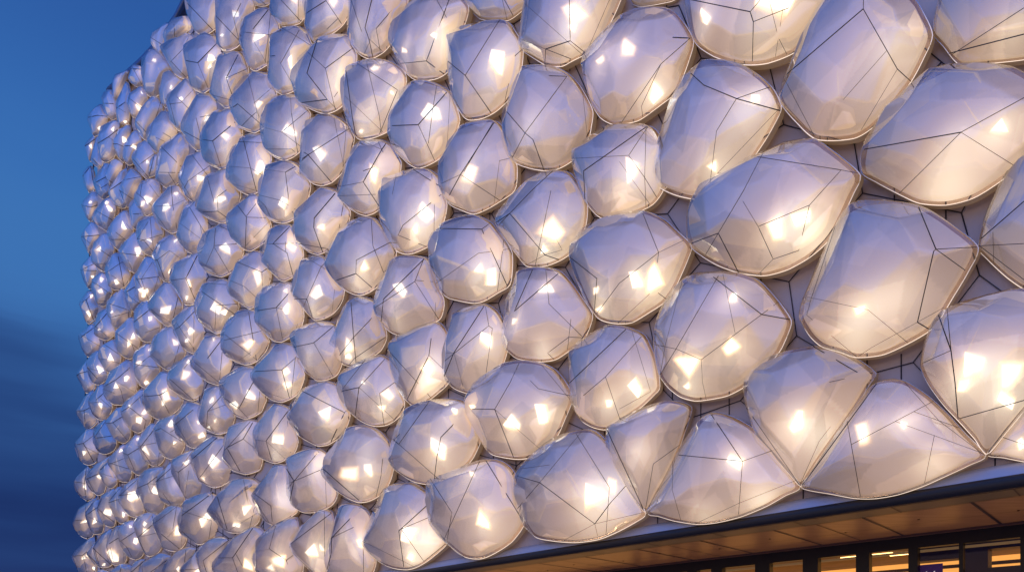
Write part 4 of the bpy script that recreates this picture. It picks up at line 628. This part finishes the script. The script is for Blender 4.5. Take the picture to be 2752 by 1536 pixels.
    glow = .95 * (1 - np.exp(-1.25 * glow)); qf = min(1, max(0, (cx - 230) / 420)); glow = glow * (.8 + .2 * qf) + (.19 + .13 * np.clip(-Y / R + .5 * X / R, -1, 1)) * (.05 + .95 * min(1, max(0, (cx - 230) / 560)))  # warmth painted in towards lower right, weaker at the far end
    ids = liner_facet; tone = np.array([r3.uniform(.86, 1.06) for _ in range(40)])[ids]  # light and dark per facet, painted as shading
    for _ in range(6):       # wedges of painted shade imitating facet shading
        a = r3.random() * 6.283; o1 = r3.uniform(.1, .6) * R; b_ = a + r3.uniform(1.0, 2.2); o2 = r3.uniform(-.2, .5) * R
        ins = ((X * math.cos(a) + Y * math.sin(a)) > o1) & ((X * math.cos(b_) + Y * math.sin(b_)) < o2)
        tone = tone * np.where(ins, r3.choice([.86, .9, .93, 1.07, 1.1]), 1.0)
    lo = mesh_obj('inner_liner', lv, faces, M['liner' if cx > 760 else 'liner_half_tint' if cx > 430 else 'liner_sky_tint'], root, True, ('glow', np.clip(glow, 0, 1)))
    a_ = lo.data.attributes.new('facet_shade', 'FLOAT', 'POINT'); a_.data.foreach_set('value', np.clip(tone, .55, 1.25).astype(np.float32))
    # lamp patches, each lying just in front of the liner
    for (lx, ly, ls, qx, qy) in lamps:
        if ls <= 0: continue
        nv = rng.choice([4, 4, 5, 3]); a0 = rng.random() * 6.28
        poly = []
        for i in range(nv):
            a = a0 + 6.283 * (i + rng.uniform(-.22, .22)) / nv; rr = ls * 1.3 * rng.uniform(.75, 1.15)
            poly.append((lx + math.cos(a) * rr, ly + math.sin(a) * rr * 1.15))
        fd = rng.random() * 6.28; fdx, fdy = math.cos(fd), math.sin(fd)
        ringp = []
        for i in range(nv):
            p0, p1 = poly[i], poly[(i+1) % nv]
            for k2 in range(4): ringp.append((p0[0] + (p1[0]-p0[0])*k2/4, p0[1] + (p1[1]-p0[1])*k2/4))
        vs = []; fade = []; ok = True; sf_ = rng.random() < .45
        def put(x, y, base):
            h2, nn, _, _ = tree.ray_cast(EYEV, ray(x, y).normalized())
            if h2 is None: return False
            vs.append(h2 - ray(x, y).normalized() * (.012 + .02 * R))
            w = ((x - lx) * fdx + (y - ly) * fdy) / (ls * .6)
            fade.append(max(0, min(1, base * (1 - 1.1 * max(0, w) ** 1.3)))); return True
        ok = put(lx, ly, 1.0)
        for tt, bs in (((.4, 1.0), (.7, .85), (.95, .45), (1.22, 0.0)) if sf_ else ((.4, 1.0), (.75, .98), (.93, .9), (1.06, 0.0))):
            for (x, y) in ringp:
                if not ok: break
                ok = put(lx + (x - lx) * tt, ly + (y - ly) * tt, bs)
        if not ok: continue
        m_ = len(ringp); ff = [(0, 1 + i, 1 + (i + 1) % m_) for i in range(m_)]
        for r_ in range(3):
            a = 1 + r_ * m_
            for i in range(m_): ff.append((a + i, a + m_ + i, a + m_ + (i+1) % m_, a + (i+1) % m_))
        mesh_obj('lamp', vs, ff, M['lamp'], root, True, ('fade', fade))
    # side band tucked back to the wall, with a closed tray behind
    sv = []; prof = [(1.0, 0), (1.015, -.35), (.98, -.75), (.93, -1.0)]
    for sc, zf in prof:
        for b in B: sv.append(W3(b[0]*sc, b[1]*sc, g * zf))
    sf = []
    for r_ in range(len(prof) - 1):
        a = r_ * nseg
        for kx in range(nseg):
            k2 = (kx + 1) % nseg; sf.append((a + kx, a + nseg + kx, a + nseg + k2, a + k2))
    bg_ = [.25 + .75 * max(0.0, min(1.0, (-b[1] + .5 * b[0]) / R)) for _ in prof for b in B]  # painted glow, stronger towards the bottom right
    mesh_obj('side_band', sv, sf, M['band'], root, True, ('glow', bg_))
    # rim
    mb = MB(); rr = max(.0025, R * .0042)
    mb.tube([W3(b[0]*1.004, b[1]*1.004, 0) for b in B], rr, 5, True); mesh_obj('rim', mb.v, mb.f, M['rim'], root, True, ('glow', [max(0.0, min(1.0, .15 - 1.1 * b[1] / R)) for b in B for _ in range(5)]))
    # seam lines lying on the film
    ftree = BVHTree.FromPolygons([tuple(v) for v in fv], faces)
    sr = Cw.length * 0.00046 * (1.0 if px > 130 else .75 if px > 90 else .58)
    mb = MB()
    def inside(x, y):
        r_ = False; Q = c['out']
        for i in range(len(Q)):
            (xa, ya), (xb, yb) = Q[i - 1], Q[i]
            if (ya > y) != (yb > y) and x < (xb - xa) * (y - ya) / (yb - ya) + xa: r_ = not r_
        return r_
    for si, pl in enumerate(c['seams']):
        pl = list(pl)
        for rev in (False, True):            # carry a seam that ends near the edge on to the edge
            if rev: pl.reverse()
            (xa, ya), (xb, yb) = pl[-2], pl[-1]; L = math.hypot(xb - xa, yb - ya) or 1
            for q in range(1, 13):
                dd = q * .02 * px
                x_, y_ = xb + (xb - xa) / L * dd, yb + (yb - ya) / L * dd
                if not inside(x_, y_): pl[-1] = (x_, y_); break
            if rev: pl.reverse()
        pts = []
        for (x0, y0), (x1, y1) in zip(pl[:-1], pl[1:]):
            L = math.hypot(x1-x0, y1-y0); m_ = max(2, int(L / 9))
            for k2 in range(m_ + 1):
                if k2 == 0 and pts: continue
                t = k2 / m_; x = x0 + (x1-x0)*t; y = y0 + (y1-y0)*t
                h2, nn, _, _ = ftree.ray_cast(EYEV, ray(x, y).normalized())
                if h2 is None: continue
                pts.append(h2 - ray(x, y).normalized() * (sr * 1.0))
                lw_ = (1.3 if si < 1 else .85 if si < 3 else .55)
        if len(pts) > 1: mb.tube(pts, sr * lw_, 4)
    if mb.v: mb.build('seam_lines', M['seam'], root)
    return root

cs = parse()
make_labels(cs)
for ci, c in enumerate(cs): build_cushion(ci, c, None)

# ------------------------------------------------------------------ the building
bld = empty('pavilion_building', (plan(1400).x, plan(1400).y, 0), 'rounded pavilion whose pale wall panels show between the glowing inflated cushions', 'building')
xs = [262, 266, 274, 288, 310, 340, 375, 420, 470, 520, 620, 760, 1000, 1400, 2000, 2752, 3300]
col = [plan(x) for x in xs]
# the far end turns away behind the silhouette
d0 = (col[0] - Vector((0, 0, 0))).normalized(); side = Vector((d0.y, -d0.x, 0))
back = [col[0] + d0 * 2.0 + side * .05, col[0] + d0 * 6 + side * .9, col[0] + d0 * 12 + side * 4, col[0] + d0 * 16 + side * 12]
line = back[::-1] + col
nrm = []
for i, p in enumerate(line):
    a = line[max(0, i-1)]; b = line[min(len(line)-1, i+1)]; t = (b - a).normalized(); nn = Vector((t.y, -t.x, 0))
    nrm.append(nn)
ZB = EYE + 1.06 * U
# profile of the wall: (height, inset)
prof = [(ZB, 0), (8, 0), (14, 0), (20, 0), (Z_ROOF - 1.6, 0), (Z_ROOF - .6, .12), (Z_ROOF - .15, .3), (Z_ROOF + .2, .35), (Z_ROOF + .3, .6)]
v = []; f = []
for (z, ins) in prof:
    for p, nn in zip(line, nrm): v.append(Vector((p.x, p.y, z)) - nn * ins)
L = len(line)
for r_ in range(len(prof) - 1):
    for i in range(L - 1): f.append((r_*L+i, r_*L+i+1, (r_+1)*L+i+1, (r_+1)*L+i))
mesh_obj('wall', v, f, M['panel'], bld, True)
# roof behind the parapet
cenr = Vector((14, 34, Z_ROOF - .05)); v = [cenr] + [Vector((p.x, p.y, Z_ROOF - .05)) - nn * .8 for p, nn in zip(line, nrm)]
mesh_obj('roof', v, [(0, i, i + 1) for i in range(1, len(v) - 1)], M['roofm'], bld)
mb = MB(); pts = [Vector((p.x, p.y, Z_ROOF + .2)) - nn * .15 for p, nn in zip(line[len(back) + 3:], nrm[len(back) + 3:])]
mb.tube(pts, .20, 8); mb.build('parapet', M['parapet'], bld, True)
# vertical panel joints: below and above every cushion, on the wall
mb = MB()
def wall_pt(x, y, off=.006):
    x = max(205, x); p = plan(x); nn = plan_n(x); return p + nn * off + Vector((0, 0, EYE + (YH - y) / s_of(x) * U))
rj = random.Random(7); joints = []
for c in cs:
    A = np.array(c['out']); h = np.ptp(A[:, 1]); i = int(A[:, 1].argmax()); bx, by = A[i]
    i2 = int(A[:, 1].argmin()); tx, ty = A[i2]
    for (x, y, dy) in ((bx + rj.uniform(0, .12) * h, by - .06*h, .34*h), (tx + rj.uniform(0, .2) * h, ty + .06*h, -.26*h)):
        if x > 2900: continue
        zz = [wall_pt(x, y), wall_pt(x, y + dy)]
        zb = ZB - .02
        if zz[1].z < zb: zz[1].z = zb
        if zz[0].z > zb and zz[1].z < Z_ROOF - 1.2 and zz[0].z < Z_ROOF - 1.2: joints.append((zz, plan(max(205, x)).length * .0005 + .002))
from mathutils.geometry import delaunay_2d_cdt
cc_ = [Vector(c['c']) for c in cs]
_, _, tri, _, _, _ = delaunay_2d_cdt(cc_, [], [], 0, .01)
OUT = [np.array(c['out']) for c in cs]
gap = {}
for ti, t in enumerate(tri):
    P_ = [np.array(cs[k]['c']) for k in t]
    if max(np.linalg.norm(P_[a] - P_[(a+1) % 3]) for a in range(3)) > 2.6 * max(math.sqrt(cs[k]['area']) for k in t): continue
    q = sum(P_) / 3
    for _ in range(3):       # move to the middle of the gap between the three outlines
        near = [OUT[k][np.hypot(*(OUT[k] - q).T).argmin()] for k in t]; q = .5 * q + .5 * sum(near) / 3
    gap[ti] = q
edges_ = {}
for ti, t in enumerate(tri):
    for a in range(3): edges_.setdefault(frozenset((t[a], t[(a+1) % 3])), []).append(ti)
for e_, tt in edges_.items():
    if len(tt) == 2 and tt[0] in gap and tt[1] in gap:
        a, b = gap[tt[0]], gap[tt[1]]
        if max(a[0], b[0]) > 2850 or min(a[0], b[0]) < 300: continue
        zz = [wall_pt(*a, .008), wall_pt(*((a + b) / 2), .008), wall_pt(*b, .008)]
        if min(q.z for q in zz) > ZB and max(q.z for q in zz) < Z_ROOF - 1.2: joints.append((zz, plan(max(205, a[0])).length * .00045 + .002))
joints.sort(key=lambda q: -(q[0][0] - q[0][1]).length / q[0][0].length)
for zz, r_ in joints[:100]:
    mb = MB(); mb.tube(zz, r_, 4); mb.build('panel_joint', M['joint'], bld)
mb = MB()
for zz, r_ in joints[100:]: mb.tube(zz, r_, 4)
mb.build('fine_panel_joints', M['joint'], bld)['kind'] = 'stuff'

# straight part: ledge, gutter, soffit, windows
nf = plan_n(1600); tf = Vector((-nf.y, nf.x, 0)); tf = tf if tf.x > 0 else -tf
P0 = plan(1600)
def along(a, depth, z):     # a metres along the wall from P0, depth metres behind the facade
    return P0 + tf * a - nf * depth + Vector((0, 0, z))
def a_at(x, depth):         # wall coordinate under the image pixel column x
    d = ray(x, YH); Pn = P0 - nf * depth; t = Pn.dot(nf) / d.dot(nf); return (d * t - Pn).dot(tf)
A0, A1 = a_at(760, 0) , a_at(2752, 0) + 6
def strip(name, prof, material, smooth=True, a0=A0, a1=A1, parent=bld, n=40):
    v = []; f = []
    for k in range(n + 1):
        a = a0 + (a1 - a0) * k / n
        for (dep, z) in prof: v.append(along(a, dep, z))
    m_ = len(prof)
    for k in range(n):
        for j in range(m_ - 1): f.append((k*m_+j, k*m_+j+1, (k+1)*m_+j+1, (k+1)*m_+j))
    return mesh_obj(name, v, f, material, parent, smooth)
ZS = EYE + .945 * U - .02
zt = EYE + 1.078 * U; zg = EYE + 1.0 * U
strip('ledge_flashing', [(.0, zt + .004), (-.03, zt + .002), (-.06, zt - .015), (-.085, zt - .05), (-.10, zg)], M['flash'])
strip('gutter', [(-.10, zg - .001)] + [(-.10 - .03 * math.sin(q) , zg - .065 + .065 * math.cos(q)) for q in (.3, .8, 1.4, 2.0, 2.6)] + [(-.09, zg - .13), (-.05, ZS)], M['gutter'])
RC = 1.9
# the timber soffit, with dark joints cut as real thin strips just below it
strip('soffit', [(.36, ZS + .001), (1.1, ZS + .001), (RC, ZS + .001)], M['soffit'], False)
strip('soffit_edge_panel', [(-.06, ZS + .001), (.15, ZS + .001), (.36, ZS + .001)], principled('olive_grey_soffit_edge', (.13, .12, .09), .5, noise=.1), False)
mb = MB()
def soff_line(a_0, d_0, a_1, d_1, w=.012):
    p, q = along(a_0, d_0, ZS - .004), along(a_1, d_1, ZS - .004); dd = (q - p).normalized(); sdv = Vector((-dd.y, dd.x, 0)) * w / 2
    mb.quad(p - sdv, p + sdv, q + sdv, q - sdv)
soff_line(A0, .36, A1, .36, .012); soff_line(A0, 1.15, A1, 1.15, .008)
a = A0 + .3; k = 0
while a < A1:
    soff_line(a, .36, a, RC - .04, .03); soff_line(a + .38, -.02, a + .38, .35, .014)
    if k % 2: soff_line(a + .5, .36, a + .5, RC - .04, .012)
    a += 1.0; k += 1
mb.build('soffit_joint', M['joint'], bld)
mb = MB()
for k in range(26):
    a = A0 + 1.1 + k * .85; p = along(a, .9 + .25 * (k % 2), ZS - .008); mb.box(p, tf * .02, nf * .02, (0, 0, .006))
mb.build('soffit_stud', M['gutter'], bld)
# window wall set back under the overhang
ZH = EYE + .822 * U; ZT = EYE + .945 * U
mb = MB()
mb.box(along(A0, RC + .12, ZH), tf * (A1 - A0), nf * .12, (0, 0, ZS - ZH + .05))
edges = [(1700, 1716), (1745, 1765), (1800, 1822), (1846, 1872), (1911, 1940), (2029, 2068), (2157, 2198), (2300, 2336), (2441, 2466), (2577, 2588), (2742, 2775), (2935, 2965), (3180, 3220)]
for (x0, x1) in edges:
    a0, a1 = a_at(x0, RC), a_at(x1, RC)
    mb.box(along(a0, RC + .12, 0), tf * (a1 - a0), nf * .12, (0, 0, ZH + .002))
mb.build('window_frame', M['frame'], bld)
strip('shadow_trim', [(RC - .03, ZS - .002), (RC - .03, ZS - .028), (RC - .002, ZS - .028)], principled('brown_edge_trim', (.16, .09, .07), .5), False)
for i in range(len(edges) - 1):
    a0, a1 = a_at(edges[i][1], RC + .06), a_at(edges[i+1][0], RC + .06)
    q = MB(); q.quad(along(a0, RC + .06, .05), along(a1, RC + .06, .05), along(a1, RC + .06, ZH), along(a0, RC + .06, ZH)); q.build('window_pane', M['glass'], bld)
# lighter inner head trims behind each opening
mb = MB(); mb.box(along(A0, RC + .22, ZH - .035), tf * (A1 - A0), nf * .03, (0, 0, .03)); mb.build('blind_rail', principled('tan_blind_rail', (.45, .30, .15), .6, emis=(1, .6, .25), estr=.12), bld)
# the room behind: dark ceiling with slots of light, amber back wall
D0, D1 = RC + .13, RC + 5.2; ZC = 3.46
mb = MB(); mb.quad(along(A0, D0, ZC), along(A1, D0, ZC), along(A1, D1, ZC), along(A0, D1, ZC)); mb.build('room_ceiling', M['room'], bld)
mb = MB()
rr_ = random.Random(3); a = A0 + 4
while a < A1 - 3:
    dep = rr_.uniform(1.0, 4.2); mb.box(along(a, RC + dep, ZC - .03), tf * rr_.uniform(.3, .9), -nf * .06, (0, 0, .02)); a += rr_.uniform(.5, 1.1)
mb.build('strip_light', M['striplight'], bld)
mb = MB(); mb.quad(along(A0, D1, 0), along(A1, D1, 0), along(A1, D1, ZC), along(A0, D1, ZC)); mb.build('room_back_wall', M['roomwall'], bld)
mb = MB(); mb.box(along(A0, D1 - .3, 3.29), tf * (A1 - A0), nf * .06, (0, 0, .035)); mb.box(along(A0, D1 - 1.6, 3.12), tf * (A1 - A0), nf * .06, (0, 0, .03)); mb.build('ceiling_rail', M['room2'], bld)
mb = MB(); mb.quad(along(A0, D0, .02), along(A1, D0, .02), along(A1, D1, .02), along(A0, D1, .02)); mb.build('room_floor', principled('room_floor_tile', (.3, .22, .15), .4), bld)
a0, a1 = a_at(2594, RC + .5), a_at(2655, RC + .5)
mb = MB(); mb.box(along(a0, RC + .75, .02), tf * (a1 - a0), nf * .25, (0, 0, ZC - .03)); mb.build('column', M['room2'], bld)
a0, a1 = a_at(2452, RC + .5), a_at(2590, RC + .5)
mb = MB(); mb.box(along(a0, RC + .75, 2.90), tf * (a1 - a0), nf * .25, (0, 0, ZC - 2.91)); mb.build('bulkhead', M['room2'], bld)
a0, a1 = a_at(2656, RC + .5), a_at(2790, RC + .5)
mb = MB(); mb.box(along(a0, RC + .75, 2.98), tf * (a1 - a0), nf * .25, (0, 0, ZC - 2.99)); mb.build('bulkhead', M['room2'], bld)
mb = MB(); mb.box(along(a0, RC + .75, .9), tf * (a1 - a0), nf * .25, (0, 0, 1.85)); mb.build('counter_screen', M['room2'], bld)
mb = MB(); mb.box(along(A0 + 3, RC - .05, .01), tf * (A1 - A0 - 3), nf * .16, (0, 0, .05)); mb.build('soffit_fill_strip', emission('amber_soffit_fill', (1, .55, .27), 8.5), bld)  # added glowing strip out of view, there only to warm the soffit
# purple sign hanging inside the window
a0, a1 = a_at(2473, RC + .2), a_at(2534, RC + .2)
zs = EYE + (YH - 1509) / (s_of(2500) * .797) * U * 1.0
sg = empty('hanging_sign', along((a0 + a1) / 2, RC + .2, zs - .35), 'purple board with white lettering hanging behind the dark framed window', 'sign')
mb = MB(); mb.box(along(a0, RC + .2, zs - .35), tf * (a1 - a0), nf * .012, (0, 0, .35)); mb.build('board', M['purple'], sg)
mb = MB(); w = a1 - a0
for fx, tw in ((.27, .05), (.62, .05)):
    mb.tube([along(a0 + w * fx, RC + .185, zs - .14), along(a0 + w * (fx + .01), RC + .185, zs - .098), along(a0 + w * (fx + tw), RC + .185, zs - .092)], .006, 6)
mb.build('lettering', M['white'], sg)

# ------------------------------------------------------------------ ground
g = MB(); g.quad(Vector((-400, -400, 0)), Vector((400, -400, 0)), Vector((400, 600, 0)), Vector((-400, 600, 0)))
go = g.build('ground', M['ground']); go['kind'] = 'structure'

# ------------------------------------------------------------------ sky and light
w = bpy.data.worlds.new('World'); scene.world = w; w.use_nodes = True
nt = w.node_tree; nt.nodes.clear()
out = nt.nodes.new('ShaderNodeOutputWorld')
tc = N(nt, 'TexCoord'); sp = N(nt, 'SeparateXYZ'); nt.links.new(tc.outputs['Generated'], sp.inputs[0])
mp = N(nt, 'Mapping'); mp.inputs['Scale'].default_value = (1.5, 1.5, 12)
nt.links.new(tc.outputs['Generated'], mp.inputs[0])
nz = N(nt, 'TexNoise'); nz.inputs['Scale'].default_value = 1.6; nz.inputs['Detail'].default_value = 4; nz.inputs['Roughness'].default_value = .45
nt.links.new(mp.outputs[0], nz.inputs['Vector'])
def math_(op, a, b=None, clamp=False):
    n_ = N(nt, 'Math', operation=op); n_.use_clamp = clamp
    for i, q in enumerate((a, b)):
        if q is None: continue
        if isinstance(q, (int, float)): n_.inputs[i].default_value = q
        else: nt.links.new(q, n_.inputs[i])
    return n_.outputs[0]
nn = math_('MULTIPLY', math_('MULTIPLY', math_('SUBTRACT', nz.outputs[0], .5), .48), math_('SUBTRACT', 1.0, math_('MULTIPLY', sp.outputs['Z'], 1.7), True))
zz = math_('ADD', sp.outputs['Z'], nn)
r = N(nt, 'ValToRGB'); nt.links.new(zz, r.inputs[0])
cr = r.color_ramp; cr.interpolation = 'B_SPLINE'
stops = [(0, (.004, .012, .08)), (.10, (.005, .022, .12)), (.20, (.010, .040, .17)), (.29, (.017, .060, .215)), (.335, (.026, .092, .29)), (.37, (.040, .145, .41)),
         (.47, (.048, .178, .47)), (.57, (.033, .14, .44)), (.66, (.024, .098, .35)), (1, (.02, .08, .32))]
cr.elements[0].position, cr.elements[0].color = stops[0][0], (*stops[0][1], 1)
cr.elements[1].position, cr.elements[1].color = stops[-1][0], (*stops[-1][1], 1)
for pz, cc in stops[1:-1]:
    e = cr.elements.new(pz); e.color = (*cc, 1)
# brighter twilight on the side the facade faces, with the last warm glow along the horizon
dt = N(nt, 'VectorMath', operation='DOT_PRODUCT'); nt.links.new(tc.outputs['Generated'], dt.inputs[0]); dt.inputs[1].default_value = (-.62, -.78, 0)
front = N(nt, 'MapRange', interpolation_type='SMOOTHSTEP'); front.inputs['From Min'].default_value = .05; front.inputs['From Max'].default_value = .7
nt.links.new(dt.outputs['Value'], front.inputs['Value'])
r2 = N(nt, 'ValToRGB'); nt.links.new(sp.outputs['Z'], r2.inputs[0]); c2 = r2.color_ramp
st2 = [(0, (.62, .42, .30)), (.12, (.50, .36, .32)), (.22, (.26, .30, .50)), (.36, (.14, .32, .92)), (.60, (.12, .36, 1.25)), (1, (.11, .33, 1.2))]
c2.elements[0].position, c2.elements[0].color = 0, (*st2[0][1], 1); c2.elements[1].position, c2.elements[1].color = 1, (*st2[-1][1], 1)
for pz, cc in st2[1:-1]:
    e = c2.elements.new(pz); e.color = (*cc, 1)
mp3 = N(nt, 'Mapping'); mp3.inputs['Scale'].default_value = (2.2, 2.2, 7); nt.links.new(tc.outputs['Generated'], mp3.inputs[0])
nz3 = N(nt, 'TexNoise'); nz3.inputs['Scale'].default_value = 1.5; nz3.inputs['Detail'].default_value = 3; nt.links.new(mp3.outputs[0], nz3.inputs['Vector'])
cl = N(nt, 'MapRange', interpolation_type='SMOOTHSTEP'); cl.inputs['From Min'].default_value = .57; cl.inputs['From Max'].default_value = .64  # warm cloud streaks added out of view for glints on the films
nt.links.new(nz3.outputs[0], cl.inputs['Value'])
cm = N(nt, 'MixRGB'); cl.inputs['To Max'].default_value = .75; nt.links.new(cl.outputs[0], cm.inputs[0]); nt.links.new(r2.outputs[0], cm.inputs[1]); cm.inputs[2].default_value = (1.3, .98, .84, 1)
mix = N(nt, 'MixRGB'); nt.links.new(front.outputs[0], mix.inputs[0]); nt.links.new(r.outputs[0], mix.inputs[1]); nt.links.new(cm.outputs[0], mix.inputs[2])
bg = N(nt, 'Background'); nt.links.new(mix.outputs[0], bg.inputs[0]); bg.inputs[1].default_value = 1.0
sky = N(nt, 'TexSky'); sky.sky_type = 'NISHITA'; sky.sun_disc = False; sky.sun_elevation = math.radians(2); sky.sun_rotation = math.radians(218)
bg2 = N(nt, 'Background'); nt.links.new(sky.outputs[0], bg2.inputs[0]); bg2.inputs[1].default_value = .006
ad = N(nt, 'AddShader'); nt.links.new(bg.outputs[0], ad.inputs[0]); nt.links.new(bg2.outputs[0], ad.inputs[1])
nt.links.new(ad.outputs[0], out.inputs[0])
sun_d = bpy.data.lights.new('sun', 'SUN'); sun_d.energy = .08; sun_d.angle = math.radians(70); sun_d.color = (1, .72, .5)
sun = bpy.data.objects.new('sun', sun_d); C.objects.link(sun)
sun.rotation_euler = Vector((.35, .93, -.08)).to_track_quat('-Z', 'Y').to_euler()
